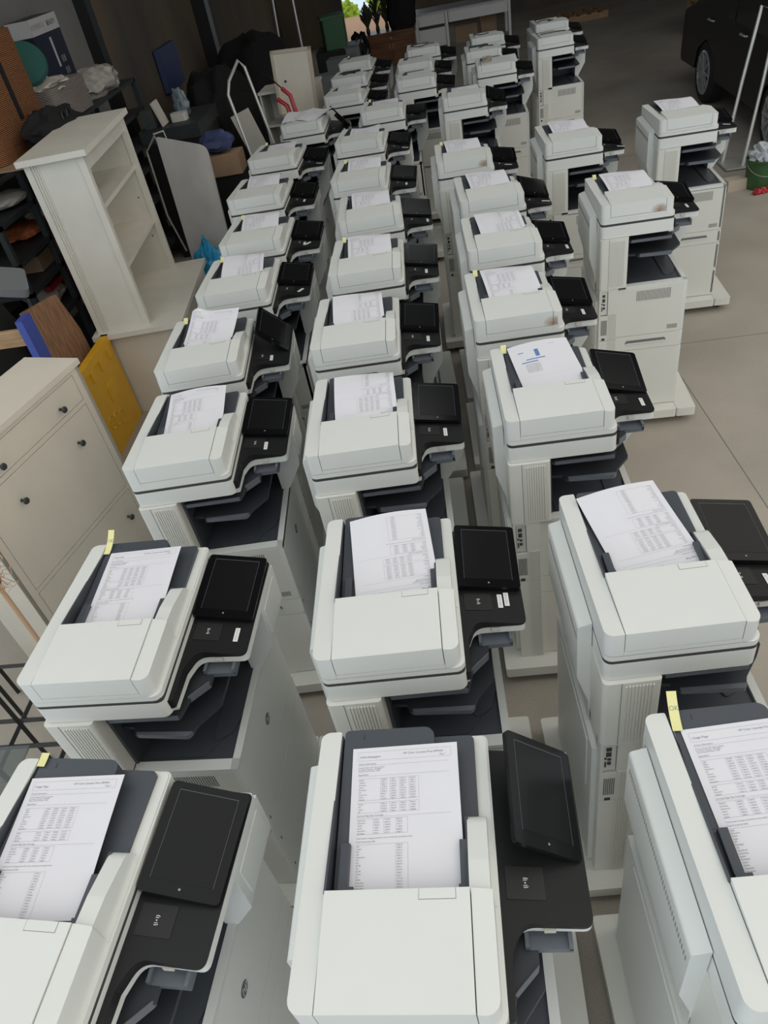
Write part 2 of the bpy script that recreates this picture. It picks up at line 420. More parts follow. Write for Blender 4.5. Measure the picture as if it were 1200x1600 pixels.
    for i in range(9):
        x = .052 + i * .0082; b.box(x, x + .0045, -.0150, -.0110, .885, T - .188, .001)
    b.build('rib', M['warm'], col)
    b = MB(); b.box(.0425, .0438, -.0128, -.0110, .872, T - .1755); b.build('seam', M['vent'], col)
    # rear cover bulge
    b = MB(); b.prism(fillet([(-.002, .80, 0), (-.002, T - .085, 0), (-.038, T - .095, .012), (-.038, T - .30, .02), (-.006, .90, 0)]), .11, .50, 'y', bev=.006)
    rc = b.build('rear_cover', W, P)
    b = MB()
    for i in range(40): b.box(-.0388, -.0375, .12 + i * .0092, .1245 + i * .0092, T - .150, T - .132)
    b.build('vent', M['vent2'], rc)
    b = MB(); b.box(-.012, .004, .03, .52, .104, .79, .004); rp = b.build('rear_panel', W, P)
    b = MB()
    for i in range(14): b.box(-.0130, -.0115, .16 + i * .010, .165 + i * .010, .66, .70)
    b.build('vent', M['vent2'], rp)
    b = MB(); b.prism(fillet([(.08, .50, .01), (.46, .50, .01), (.46, .76, .01), (.08, .76, .01)]), -.0155, -.0115, 'x', bev=.0015); b.build('access_cover', W, rp)
    # output shelves
    b = MB(); b.prism(fillet([(.150, .028, .01), (.362, .022, .014), (.378, .085, .01), (.425, .130, .012), (.428, .30, 0), (.428, .52, 0), (.150, .52, 0)]), 1.090, 1.104, bev=.004)
    pass
    sh = b.build('output_shelf', M['slate_shaded'], P)
    b = MB(); b.box(.160, .360, .0215, .0265, 1.094, 1.108, .002); b.prism(fillet([(.374, .080, 0), (.421, .125, 0), (.424, .131, 0), (.377, .086, 0)]), 1.086, 1.112, bev=.001); b.build('front_lip', M['slate2'], sh)
    b = MB(); b.prism(fillet([(.200, .030, .012), (.365, .018, .016), (.380, .055, .01), (.432, .118, .012), (.436, .30, 0), (.436, .52, 0), (.150, .52, 0), (.150, .06, .0), (.19, .055, 0)]), 1.008, 1.020, bev=.004)
    sh = b.build('output_shelf', M['slate_shaded'], P)
    b = MB(); b.prism(fillet([(.206, .027, .008), (.362, .015, .012), (.372, .03, .0), (.206, .036, 0)]), 1.010, 1.026, bev=.003); b.build('front_lip', M['slate2'], sh)
    # scanner body
    b = MB(); b.prism(rpoly(.0, .362, .0, .545, (.020, .022, .010, .020)), T - .1725, T - .1115, bev=.002)
    # white under-trim of the control panel, follows its outline
    trim = fillet([(.345, .03, 0), (.368, .035, 0), (.372, .130, .01), (.392, .187, .035), (.532, .182, .018), (.536, .545, .01), (.345, .545, 0)])
    b.prism(trim, T - .190, T - .162, bev=.004)
    sc = b.build('scanner', W, P)
    b = MB(); b.box(.440, .462, .178, .184, T - .181, T - .168, .001); b.build('release_tab', M['cushion'], sc)
    b = MB(); b.prism(rpoly(.0012, .3618, .0010, .535, .020), T - .1125, T - .0985); b.build('gap', M['seam'], sc)
    # control panel deck
    b = MB()
    deck = fillet([(.347, .012, .004), (.374, .022, .008), (.377, .125, .012), (.398, .182, .038), (.533, .176, .022), (.537, .54, .012), (.347, .54, 0)], 6)
    b.prism(deck, T - .1615, T - .13, bev=.003, top=lambda x, y: T - .128 - max(0, x - .362) * .17)
    cp = b.build('control_panel', M['black'], P)
    def dz(x): return T - .128 - max(0, x - .362) * .17
    b = MB(); b.prism(rpoly(.376, .450, .222, .284, .003), 0, .001, top=lambda x, y: dz(x) + .0012); 
    for v in b.bm.verts:
        if v.co.z < .5: v.co.z = dz(v.co.x) - .001
    cr = b.build('card_reader', M['black2'], cp)
    b = MB()
    for sgn in (0, 180):
        for rr in (.0055, .009):
            pts = []
            for k in range(7):
                a = R(-40 + 80 * k / 6 + sgn + 90); pts.append((rr * math.cos(a), rr * math.sin(a)))
            for (x0, y0), (x1, y1) in zip(pts, pts[1:]):
                d = Vector((x1 - x0, y1 - y0, 0)); mt = Matrix.Translation((.413 + x0, .253 + y0, dz(.413) + .0014)) @ d.to_track_quat('X', 'Z').to_matrix().to_4x4()
                b.box(0, d.length, -.0007, .0007, 0, .0004, mtx=mt)
    b.cyl((.413, .253, dz(.413) + .0010), (.413, .253, dz(.413) + .0018), .0016, n=8)
    b.build('contactless_symbol', M['mark'], cr)
    # tablet: modelled about its own centre
    ts = MB(); ts.prism(rpoly(-.0875, .0875, -.1165, .1165, .010), -.012, .0, bev=.003); ts = ts.build('touchscreen', M['gloss'], P)
    b = MB(); b.prism(rpoly(-.066, .066, -.088, .098, .002), .0, .0005); b.build('screen', M['screen'], ts)
    b = MB()
    b.box(-.0672, -.0666, -.089, .099, .0, .0006); b.box(.0666, .0672, -.089, .099, .0, .0006); b.box(-.0672, .0672, .0985, .0995, .0, .0006)
    b.build('screen_edge', M['slate2'], ts)
    b = MB(); b.lathe([(.0028, .0), (.0028, .0009)], 16, Matrix.Translation((0, -.101, 0))); hb = b.build('home_button', M['slate2'], ts)
    text_mesh('hp', .0045, M['mark'], 'lettering', hb, Matrix.Translation((0, -.1025, .0011)), .3)
    b = MB(); b.box(-.03, .03, -.05, .05, -.040, -.011, .004); b.build('mount', M['black'], ts)
    # grey bracket under the panel
    b = MB(); b.box(.402, .492, .158, .215, T - .222, T - .206, .004); b.box(.402, .410, .158, .215, T - .215, T - .192, .002); b.box(.484, .492, .158, .215, T - .215, T - .192, .002); b.box(.41, .485, .20, .215, T - .21, T - .19)
    b.build('bracket', M['slate2'], P)
    # white front support below the panel
    b = MB(); b.prism(fillet([(.428, .858, 0), (.462, .862, .01), (.530, .975, .03), (.534, T - .186, .0), (.428, T - .186, 0)]), .362, .552, 'y', bev=.006)
    fs_ = b.build('front_support', W, P)
    b = MB(); b.prism(rpoly(.385, .53, 1.0, 1.105, .003), .531, .5355, 'x', bev=.001); b.build('cover_panel', W, fs_)
    # document feeder: lid plate, rims
    b = MB()
    b.prism(rpoly(.0, .363, .0, .548, (.022, .024, .014, .022)), T - .0995, T - .0815, bev=.003)
    zt = lambda y: T - .002 - max(0, y - .2) * .09
    b.prism(rpoly(.0, .0450, .0, .545, (.022, 0, .004, .020)), T - .0825, T, bev=.0035, top=lambda x, y: T - .004 + .004 * min(1, y / .06) - max(0, y - .2) * .095)
    b.prism(fillet([(.188, T - .09, 0), (.188, T - .016, 0), (.25, T - .020, .03), (.345, T - .040, .035), (.362, T - .09, 0)]), .312, .350, 'x', bev=.010)
    b.prism(rpoly(.330, .359, .19, .543, (0, 0, .012, 0)), T - .09, T - .077, bev=.003)
    lid = b.build('document_feeder', W, P)
    # feeder cover in three pieces with open joints
    def prof(y0=.0, top=T - .002):
        return fillet([(y0, T - .083, 0), (y0, top - .004, .008), (.080, top + .002, .05), (.193, top, .006), (.193, T - .083, 0)])
    b = MB(); b.box(.02, .318, .012, .185, T - .085, T - .018); b.build('feeder_core', M['seam'], lid)
    def piece(x0, x1, rl, rr, y0=.0):
        b = MB(); b.prism(rpoly(x0, x1, y0, .194, (rl, rr, .004 if rr else .0, 0)), T - .0825, T, bev=.0035 if (rl or rr) else .0015,
                          top=lambda x, y: T - .004 + .004 * min(1, y / .06) - .012 * max(0, (x - .30)) / .055)
        return b
    
    piece(.3155, .354, 0, .026).build('feeder_side', W, lid)
    mid = MB(); mid.prism(rpoly(.0468, .3135, .0, .194, 0), T - .0655, T, bev=.0020, top=lambda x, y: T - .004 + .004 * min(1, y / .06)); mid.prism(rpoly(.0455, .3150, .0, .194, 0), T - .0825, T - .0675, bev=.0010)
    fc = mid.build('feeder_cover', W, lid)
    b = MB(); b.box(.2215, .2885, .1745, .1935, T + .0000, T + .00035); b.build('cover_joint', M['vent'], fc)
    b = MB(); b.box(.2222, .2878, .1752, .1936, T + .0001, T + .0006); b.build('cover_tab', W, fc)
    # dark tray
    tz = lambda y: T - .062 + (y - .19) * .045
    b = MB()
    b.prism(rpoly(.047, .334, .190, .540, (.004, 0, .012, .004)), T - .088, T - .06, bev=.002, top=lambda x, y: T - .072 + (y - .19) * .02)
    b.box(.047, .306, .1935, .200, T - .088, T - .02)
    b.prism(rpoly(.0435, .0480, .192, .538, (0, 0, 0, .002)), T - .088, T - .01, top=lambda x, y: T - .0065 - max(0, y - .2) * .095)
    b.prism(rpoly(.3075, .3140, .192, .345, 0), T - .088, T - .02, top=lambda x, y: T - .020 - max(0, y - .2) * .15)
    tr = b.build('feeder_tray', M['slate'], lid)
    b = MB(); b.prism(rpoly(.052, .250, .30, .549, (.0, .0, .022, .010)), T - .07, T - .05, bev=.003, top=lambda x, y: tz(y) + .010)
    b.prism(rpoly(.052, .300, .195, .302, 0), T - .07, T - .05, bev=.001, top=lambda x, y: tz(y) + .0095)
    b.build('tray_flap', M['slate'], tr)
    for x0 in (.064, .296):
        b = MB(); b.box(x0, x0 + .018, .20, .295, T - .06, T - .032, .003); b.box(x0 - .004 if x0 > .2 else x0, x0 + (.030 if x0 < .2 else .018), .198, .212, T - .05, T - .030, .003)
        b.build('paper_guide', M['slate'], tr)
    b = MB(); b.box(.094, .097, .525, .538, T - .0372, T - .0362); b.build('arrow_mark', M['seam'], tr)
    return P

PROTO = printer_prototype()
def copy_children(src, dst):
    for ch in src.children:
        c = ch.copy(); C.objects.link(c); c.parent = dst
        copy_children(ch, c)

# ------------------------------------------------------------------ printed sheets
PW, PL = .226, .318
def page_geo(kind):
    """list of (verts2d, faces, matindex) of a printed page, origin at the page's bottom left, width PW, height PL"""
    out = []
    def tx(s, x, y, size, line=1.0, mi=0):
        vs, fs = text_geo(s, size, line=line); out.append(([(x + v.x, y + v.y) for v in vs], fs, mi))
    def ln(x0, y0, x1, y1, w=.0005, mi=0):
        if w < .001: w = .00032
        if abs(x1 - x0) > abs(y1 - y0):
            n = 6; 
            for i in range(n):
                a = x0 + (x1 - x0) * i / n; b = x0 + (x1 - x0) * (i + 1) / n
                out.append(([(a, y0 - w / 2), (b, y0 - w / 2), (b, y0 + w / 2), (a, y0 + w / 2)], [(0, 1, 2, 3)], mi))
        else:
            n = 8
            for i in range(n):
                a = y0 + (y1 - y0) * i / n; b = y0 + (y1 - y0) * (i + 1) / n
                out.append(([(x0 - w / 2, a), (x0 + w / 2, a), (x0 + w / 2, b), (x0 - w / 2, b)], [(0, 1, 2, 3)], mi))
    rnd = random.Random(kind)
    if kind == 'web':
        for i in range(7): ln(.09, .23 + i * .006, .105, .23 + i * .006, .005, 1)
        ln(.03, .262, .05, .262, .004, 1); ln(.03, .20, .09, .20, .005, 1); ln(.05, .215, .12, .215, .005, 1)
        tx('\n'.join('HP Color LaserJet ' + str(rnd.randint(10, 99)) for _ in range(9)), .04, .185, .006)
        ln(.02, .11, .19, .11); tx('Information', .15, .29, .005)
        return out
    title = 'Gebruikspagina' if kind == 'nl' else 'Usage Page'
    ln(.012, .306, PW - .014, .306); ln(.012, .286, PW - .014, .286); ln(.012, .286, .012, .306); ln(PW - .014, .286, PW - .014, .306)
    tx(title, .016, .2925, .0072); tx('HP Color LaserJet Flow E87660', .110, .2960, .0066); tx('Page 1' if kind != 'nl' else 'Pag. 1', .188, .2890, .0052)
    y = .277
    ln(.012, y - .002, PW - .02, y - .002, .0004)
    tx('Device Information', .014, y, .0048)
    tx('Product Name: HP Color LaserJet\nFormatter Number: Q910BE6\nDevice Serial Number: 3NB', .014, y - .008, .0040)
    ln(.012, y - .026, PW - .02, y - .026, .0004); tx('Equivalents', .014, y - .024, .0048)
    def table(y, n, cols, xs):
        ln(.014, y, xs[-1], y, .0004); ln(.014, y - n * .0052, xs[-1], y - n * .0052, .0004)
        for x in xs: ln(x, y, x, y - n * .0052, .0004)
        tx('\n'.join(rnd.choice(['Letter', 'Legal', 'Executive', 'Statement', 'A4', 'A5', 'JIS B5', 'Envelope', 'Tabloid', 'Other']) for _ in range(n)), .016, y - .0045, .0042, 1.24)
        for x in xs[:-1][-cols:]:
            tx('\n'.join('%d.%d' % (rnd.randint(1, 9999), rnd.randint(0, 9)) for _ in range(n)), x + .002, y - .0045, .0042, 1.24)
    xs = (.062, .082, .102, .122, .142)
    table(y - .032, 9, 4, xs); table(y - .084, 4, 4, xs)
    tx('Current Page Size Coverage', .014, y - .112, .0048); ln(.012, y - .1135, PW - .02, y - .1135, .0004)
    table(y - .117, 6, 3, (.048, .070, .094, .118))
    tx('Total number of pages printed for every media type and duplex mode', .014, y - .157, .0040)
    tx('Total Count by Side', .014, y - .164, .0048)
    table(y - .168, 17, 1, (.094, .118))
    return out
PAGES = {k: page_geo(k) for k in ('en', 'nl', 'web')}

CURLS = {
    'flat': lambda u, v: .003 * math.sin(v * 9) * (u / PW),
    'arch': lambda u, v: .12 * v - .10 * v * v + .006 * math.sin(min(1, v / .30) * math.pi) + .008 * (u / PW) * (v / PL) - .035 * max(0, (v - .22) / .1) ** 2 * (u / PW) ** 1.5,
    'wave': lambda u, v: .010 * math.sin(v / PL * 2.6) + .006 * math.sin(u / PW * 5 + v * 8),
    'lift': lambda u, v:   .004 + .115 * v * v + .010 * math.sin(u / PW * 3.1) * v / PL,
    'fold': lambda u, v: .006 + .05 * (v / PL) ** 2 + .022 * math.exp(-((u - .03) / .03) ** 2) * (v / PL),
}
_pm = {}
def paper_meshes(page, curl, flip):
    k = (page, curl, flip)
    if k in _pm: return _pm[k]
    f = CURLS[curl]
    me = bpy.data.meshes.new('sheet'); nu, nv = 14, 20; vs = []; fs = []
    V0, V1 = .006, .306 if curl != 'lift' else .316
    for j_ in range(nv + 1):
        for i in range(nu + 1):
            u_ = PW * i / nu; v_ = V0 + (V1 - V0) * j_ / nv; vs.append((u_, v_ - V0, f(u_, v_)))
    for j_ in range(nv):
        for i in range(nu):
            a = j_ * (nu + 1) + i; fs.append((a, a + 1, a + nu + 2, a + nu + 1))
    n0 = len(vs)
    vs += [(x, y, z - .0004) for x, y, z in vs[:n0]]; fs += [tuple(q + n0 for q in t[::-1]) for t in fs[:]]
    me.from_pydata(vs, [], fs); me.materials.append(M['paper'])
    for p in me.polygons: p.use_smooth = True
    iv = []; fc = []; mi = []
    for v2, f2, m_ in PAGES[page]:
        n = len(iv)
        for x, y in v2:
            if flip: x, y = PW - x, PL - y
            else: y -= PL - V1 - .002
            x = min(max(x, 0), PW); iv.append((x, y, f(x, y) + .0006))
        for q in f2:
            if all(V0 + .001 < iv[n + i][1] < V1 - .001 for i in q): fc.append(tuple(n + i for i in q)); mi.append(m_)
    iv = [(x, y - V0, z) for x, y, z in iv]
    mp = bpy.data.meshes.new('printed_text'); mp.from_pydata(iv, [], fc); mp.materials.append(M['ink']); mp.materials.append(M['inkblue'])
    for p, m_ in zip(mp.polygons, mi): p.material_index = m_
    _pm[k] = (me, mp); return _pm[k]
TILT = math.atan(.045)
def add_paper(pr, lx, ly, rz, page, curl, flip, label, dz=0, tilt=0, group=None):
    me, mp = paper_meshes(page, curl, flip)
    o = bpy.data.objects.new('printed_sheet', me); C.objects.link(o)
    mt = pr.matrix_basis @ Matrix.Translation((lx, ly, T - .0495 + (ly - .19) * .045 + dz)) @ Euler((TILT + tilt, 0, R(rz))).to_matrix().to_4x4()
    o.matrix_world = mt
    p = bpy.data.objects.new('printed_text', mp); C.objects.link(p); p.parent = o
    tag(o, label, 'paper', group); return o
# sticky note meshes
def sticky_mesh(L, up, ok):
    b = MB(); n = 8
    pts = [(L * i / n, up * (i / n) ** 2) for i in range(n + 1)]
    poly = pts + [(y, z - .0007) for y, z in pts[::-1]]
    b.prism(poly, -.010, .010, 'x')
    return b
_st = {}
def add_sticky(pr, lx, ly, L, upz, label, ok=False, z=None):
    k = (round(L, 3), round(upz, 3))
    if k not in _st:
        o = sticky_mesh(L, upz, ok).build('sticky_note', M['sticky'], smooth=False); _st[k] = o.data
    else:
        o = bpy.data.objects.new('sticky_note', _st[k]); C.objects.link(o)
    zz = T - .0495 + (ly - .19) * .045 + .003 if z is None else z
    o.matrix_world = pr.matrix_basis @ Matrix.Translation((lx, ly, zz)) @ Euler((TILT, 0, R(random.uniform(-5, 5)))).to_matrix().to_4x4()
    if ok:
        vs, fs = text_geo('OK', .013)
        me = bpy.data.meshes.new('handwriting'); me.from_pydata([(v.x - .009, L * .55 + v.y, upz * ((L * .55 + v.y) / L) ** 2 + .0005) for v in vs], [], fs); me.materials.append(M['ink'])
        h = bpy.data.objects.new('handwriting', me); C.objects.link(h); h.parent = o
    tag(o, label, 'sticky note', 'yellow sticky notes on the feeder trays'); return o

# ------------------------------------------------------------------ place the printers
#  key: x, y, yaw, tablet (ry, rx, rz in radians), stickers, paper, sticky, description
N_ = (.07, .19, -.02)            # tablet lying back
F_ = (.09, .78, .05)             # tablet swung up to face the aisle
ROW = {'L': 'left row', 'C': 'second row from the left', 'M': 'third row from the left', 'R': 'far right row'}
ORD = ['nearest', 'second', 'third', 'fourth', 'fifth', 'sixth', 'seventh', 'eighth', 'ninth', 'tenth', 'eleventh', 'twelfth']
PRN = {
 'L1': (-1.164, .350, -5.1, (.071, .30, -.025), [], ('en', 'flat', 0, .072, .198, 4), 'S', 'cut off by the left edge'),
 'L2': (-1.208, 1.084, -1.3, N_, [(.495, .245, 90)], ('en', 'flat', 0, .080, .205, 1.5), 'T', 'before the shoe cabinet, one slim label'),
 'L3': (-1.205, 1.971, 3.2, N_, [(.455, .235, 90)], ('en', 'lift', 0, 0.088, .200, 3), None, 'a curled sheet in the feeder, one white label'),
 'L4': (-1.281, 2.652, 4.6, F_, [(.455, .235, 90)], ('en', 'fold', 0, .062, .205, -8), 's', 'its black screen swung upright beside the bookcase'),
 'L5': (-1.272, 3.381, 2.5, N_, [(.485, .235, 60)], ('en', 'arch', 1, 0.085, .205, 2), 's', 'beside the blue plastic bag'),
 'L6': (-1.291, 4.048, .8, N_, [(.445, .235, 90), (.465, .24, 60)], ('en', 'arch', 0, 0.085, .200, 3), 's', 'two white labels side by side on its panel'),
 'L7': (-1.412, 4.879, -.1, N_, [(.465, .235, 90)], ('en', 'arch', 0, 0.088, .200, 3), None, 'one white label, no sticky note'),
 'L8': (-1.431, 5.777, -1.6, N_, [(.495, .225, 0)], ('en', 'flat', 0, 0.085, .205, 2), 's', 'by the foot of the trolley frame'),
 'L9': (-1.310, 6.700, -.7, (.09, .9, .4), [(.505, .235, 90)], ('en', 'wave', 0, .03, .195, -14), None, 'loose sheets spread over it, screen standing up'),
 'L10': (-1.017, 7.552, -3.8, N_, [], ('en', 'arch', 0, .09, .205, 2), None, 'in front of the open white cabinet'),
 'L11': (-1.017, 8.330, -2.6, N_, [], None, None, 'a black cord lying on its feeder'),
 'L12': (-1.002, 9.143, -2.8, N_, [], ('en', 'flat', 0, .09, .205, 2), 's', 'last one before the green bin'),
 'C1': (-.399, .362, -.5, (.102, .753, .062), [], ('nl', 'flat', 0, .078, .203, 1), None, 'black screen tipped up, bottom centre'),
 'C2': (-.431, 1.087, 1.6, (.07, .19, -.02), [(.472, .255, 90), (.490, .262, 90)], ('en', 'lift', 1, .094, .205, 4.5), None, 'two white labels, upside-down sheet'),
 'C3': (-.547, 1.929, 2.3, N_, [(.470, .240, 90)], ('en', 'arch', 1, 0.088, .203, 2), None, 'one white label beside the card reader'),
 'C4': (-.612, 2.669, 1.4, N_, [(.480, .235, 90)], ('en', 'arch', 1, 0.082, .203, 3), None, 'one small label, bare tray rim'),
 'C5': (-.600, 3.397, 1.2, N_, [(.470, .235, 90)], ('en', 'arch', 0, 0.085, .203, 2), 's', 'yellow note folded over the tray rim'),
 'C6': (-.608, 4.126, 3.3, N_, [(.505, .235, 90)], ('en', 'arch', 0, 0.078, .203, 1), None, 'label at the outer corner of its panel'),
 'C7': (-.721, 4.898, -.9, N_, [(.470, .235, 90)], ('en', 'arch', 0, 0.088, .203, 1), 's', 'tiny yellow note and one label'),
 'C8': (-.771, 5.822, -2.0, N_, [(.500, .225, 0)], ('en', 'wave', 0, 0.082, .203, 0), None, 'square label at the panel corner'),
 'C9': (-.625, 6.684, -.6, (.05, .05, 0), [], ('en', 'flat', 0, .085, .203, 2), 's', 'its black panel almost level'),
 'C10': (-.341, 7.698, -1.6, N_, [], ('en', 'flat', 0, .085, .203, 0), None, 'far down the row'),
 'C11': (-.345, 8.454, -1.9, N_, [], ('en', 'flat', 0, .085, .203, 0), None, 'next to last in its row'),
 'C12': (-.253, 9.216, -.2, N_, [], ('en', 'flat', 1, .070, .203, 0), None, 'last in its row, black cord on top'),
 'M0': (.325, .356, 2.7, N_, [], ('en', 'flat', 0, .074, .203, 2), 'T', 'cut off by the right edge'),
 'M1': (.258, 1.091, 2.8, N_, [(.480, .235, 90)], ('en', 'lift', 1, .092, .203, 9), None, 'large slanting upside-down sheet on its feeder'),
 'M2': (.118, 1.994, 1.2, (.14, .26, .0), [(.500, .235, 90)], ('web', 'lift', 0, 0.095, .203, 6), 's', 'blue printing on its sheet'),
 'M3': (.062, 2.724, 1.5, N_, [(.480, .235, 90)], ('en', 'arch', 0, 0.090, .203, 4), 's', 'yellow note, brown smudge on the front'),
 'M4': (.079, 3.446, 1.3, N_, [(.510, .25, 90)], ('en', 'arch', 1, 0.090, .203, 4), None, 'panel without any white label'),
 'M5': (.076, 4.157, 1.9, (.1, .32, .0), [(.505, .235, 0)], ('en', 'arch', 0, 0.090, .203, 4), None, 'square white label, screen slightly raised'),
 'M6': (-.035, 4.945, .5, N_, [(.470, .235, 0)], ('en', 'arch', 0, 0.085, .203, 4), 's', 'rust stain on its front'),
 'M7': (.053, 6.671, -.9, (.16, .36, 0), [], ('en', 'flat', 0, .085, .203, 0), None, 'screen raised, no white label'),
 'M8': (.400, 7.716, -1.7, N_, [], ('en', 'flat', 0, .16, .203, 0), None, 'coil of cable on its feeder'),
 'M9': (.343, 8.471, -.9, N_, [], None, None, 'short black cord on its feeder'),
 'M10': (.439, 9.199, -.8, N_, [], ('en', 'flat', 0, .08, .203, 0), None, 'last in its row, before the white desk'),
 'R1': (.763, 3.776, -1.1, N_, [(.480, .235, 90)], ('en', 'arch', 0, 0.095, .203, 5), 's', 'full height and wheeled base in view'),
 'R3': (.649, 4.988, -.1, N_, [(.515, .225, 0)], ('en', 'arch', 0, 0.095, .203, 3), None, 'half hidden behind the nearest one'),
 'R2': (1.366, 5.076, -1.5, N_, [(.475, .225, 0)], ('en', 'arch', 0, 0.095, .203, 5), None, 'standing apart with wheeled base in view'),
 'R4': (1.049, 8.512, .1, N_, [], ('en', 'flat', 0, .08, .203, 3), None, 'tall machine far back'),
 'R5': (1.133, 9.330, -.3, N_, [], ('en', 'flat', 0, .08, .203, 3), None, 'farthest back, black cord over its page'),
}
lab = MB(); lab.prism(rpoly(-.024, .024, -.0066, .0066, .001), 0, .0007); _o = lab.build('address_label', M['label']); LABM = _o.data; C.objects.unlink(_o); bpy.data.objects.remove(_o)
vs, fs = text_geo('10.64.16.202', .0078, align='CENTER'); LTM = bpy.data.meshes.new('label_text'); LTM.from_pydata([(v.x, v.y - .002, .0009) for v in vs], [], fs); LTM.materials.append(M['ink'])
PRINTERS = {}
first = True
for key, (x, y, yaw, tab, labs, pap, stk, desc) in PRN.items():
    if first: p = PROTO; first = False
    else:
        p = PROTO.copy(); C.objects.link(p); copy_children(PROTO, p)
    if p is PROTO: pending = (labs, key)
    PRINTERS[key] = p
    p.location = (x, y, 0); p.rotation_euler = (0, 0, R(yaw))
    row = ROW[key[0]]; idx = int(key[1:]) - (0 if key == 'M0' else 1) if key[0] != 'M' else int(key[1:])
    if key[0] == 'R': idx = {'R1': 0, 'R3': 1, 'R2': 2, 'R4': 3, 'R5': 4}[key]
    where = ORD[idx] + (' one of the ' if idx == 0 else ' printer in the ') + row
    tag(p, None, 'printer', 'white multifunction printers')
    p['label'] = ('white office printer, ' + ('nearest' if idx == 0 else ORD[idx]) + ' in the ' + row + ', ' + desc)
    if len(p['label'].split()) > 16: p['label'] = 'white printer, ' + ORD[idx] + ' in ' + row.replace('from the left', 'from left') + ', ' + desc
    p.rotation_mode = 'XYZ'
    for ch in p.children:
        if ch.name.split('.')[0] == 'touchscreen':
            hi = max(0, tab[1] - .19) * .055
            ch.location = (.452 + hi * .5, .408, T - .1285 + .012 + hi); ch.rotation_euler = tab
        if ch.name.split('.')[0] == 'control_panel' : cpn = ch
    PRINTERS[key]['_cp'] = cpn.name
for key, (x, y, yaw, tab, labs, pap, stk, desc) in PRN.items():
    p = PRINTERS[key]; cpn = bpy.data.objects[p['_cp']]; del p['_cp']
    for (lx, ly, a) in labs:
        l = bpy.data.objects.new('address_label', LABM); C.objects.link(l); l.parent = cpn
        l.location = (lx, ly, T - .128 - (lx - .362) * .17 + .0008); l.rotation_euler = (0, R(9.6) if a == 0 else 0, R(a)) if a == 0 else (0, 0, R(a))
        if a != 0: l.rotation_euler = (Matrix.Rotation(R(9.6), 3, 'Y') @ Matrix.Rotation(R(a), 3, 'Z')).to_euler()
        l['label'] = 'small white address label'
        t_ = bpy.data.objects.new('label_text', LTM); C.objects.link(t_); t_.parent = l
    row = ROW[key[0]]; idx = int(key[1:]) - 1 if key[0] != 'M' else int(key[1:])
    if key[0] == 'R': idx = {'R1': 0, 'R3': 1, 'R2': 2, 'R4': 3, 'R5': 4}[key]
    nm = ORD[idx] + ' printer of the ' + row
    if pap:
        pg, cu, fl_, lx, ly, rz = pap
        look = {'flat': 'flat', 'arch': 'arched', 'wave': 'wavy', 'lift': 'upward-curling', 'fold': 'crumpled'}[cu]
        add_paper(p, lx, ly, rz, pg, cu, fl_, '%s printed %s page on the %s' % (look, 'colour' if pg == 'web' else ('upside-down' if fl_ else 'usage'), nm), group='printed pages on the feeders')
        if key == 'M0': add_paper(p, lx - .008, ly + .004, rz + 1, pg, cu, fl_, 'second usage page lying under the top one on the nearest third-row printer', dz=-.004, group='printed pages on the feeders')
        if key == 'L9':
            add_paper(p, .10, .12, -30, pg, 'wave', 0, 'loose crosswise page spilling over the front of the ninth left-row printer', dz=.052, group='printed pages on the feeders')
            add_paper(p, .0, .10, -6, pg, 'wave', 1, 'loose page draped on the near left corner of the ninth left-row printer', dz=.050, group='printed pages on the feeders')
    if stk == 'T': add_sticky(p, .058, .50, .075, .03, 'long upright yellow note on the %s' % nm, ok=True)
    elif stk == 'S': add_sticky(p, .058, .525, .032, .003, 'short yellow sticky note on the rim of the %s' % nm)
    elif stk == 's': add_sticky(p, .050, .50, .040, .012, 'yellow note on the tray of the %s' % nm.replace(' from the left', '').replace('printer of', 'in'))

# brownish stains with a shape of their own on three feeder fronts
def stain_mat():
    m = bpy.data.materials.new('brown_stain'); m.use_nodes = True; nt = m.node_tree; b = nt.nodes['Principled BSDF']
    b.inputs['Base Color'].default_value = (.42, .24, .12, 1); b.inputs['Roughness'].default_value = .7
    tc = nt.nodes.new('ShaderNodeTexCoord'); n = nt.nodes.new('ShaderNodeTexNoise'); n.inputs['Scale'].default_value = 55; n.inputs['Detail'].default_value = 6
    mp = nt.nodes.new('ShaderNodeMapping'); mp.inputs['Scale'].default_value = (22, 1, 34)
    g = nt.nodes.new('ShaderNodeTexGradient'); g.gradient_type = 'SPHERICAL'
    nt.links.new(tc.outputs['Object'], n.inputs['Vector']); nt.links.new(tc.outputs['Object'], mp.inputs[0]); nt.links.new(mp.outputs[0], g.inputs['Vector'])
    mu = nt.nodes.new('ShaderNodeMath'); mu.operation = 'MULTIPLY'; nt.links.new(n.outputs['Fac'], mu.inputs[0]); nt.links.new(g.outputs['Fac'], mu.inputs[1])
    mu2 = nt.nodes.new('ShaderNodeMath'); mu2.operation = 'MULTIPLY'; mu2.inputs[1].default_value = .75; mu2.use_clamp = True
    nt.links.new(mu.outputs[0], mu2.inputs[0]); nt.links.new(mu2.outputs[0], b.inputs['Alpha'])
    return m
SM = stain_mat()
for key, x, z in (('M6', .300, T - .050), ('M3', .318, T - .052), ('R1', .285, T - .055)):
    b = MB(); b.box(-.045, .014 if key != 'R1' else .028, 0, .0003, -.014 if key != 'x' else 0, .028); o = b.build('brown_stain', SM, PRINTERS[key]); o.location = (x, -.0004, z)

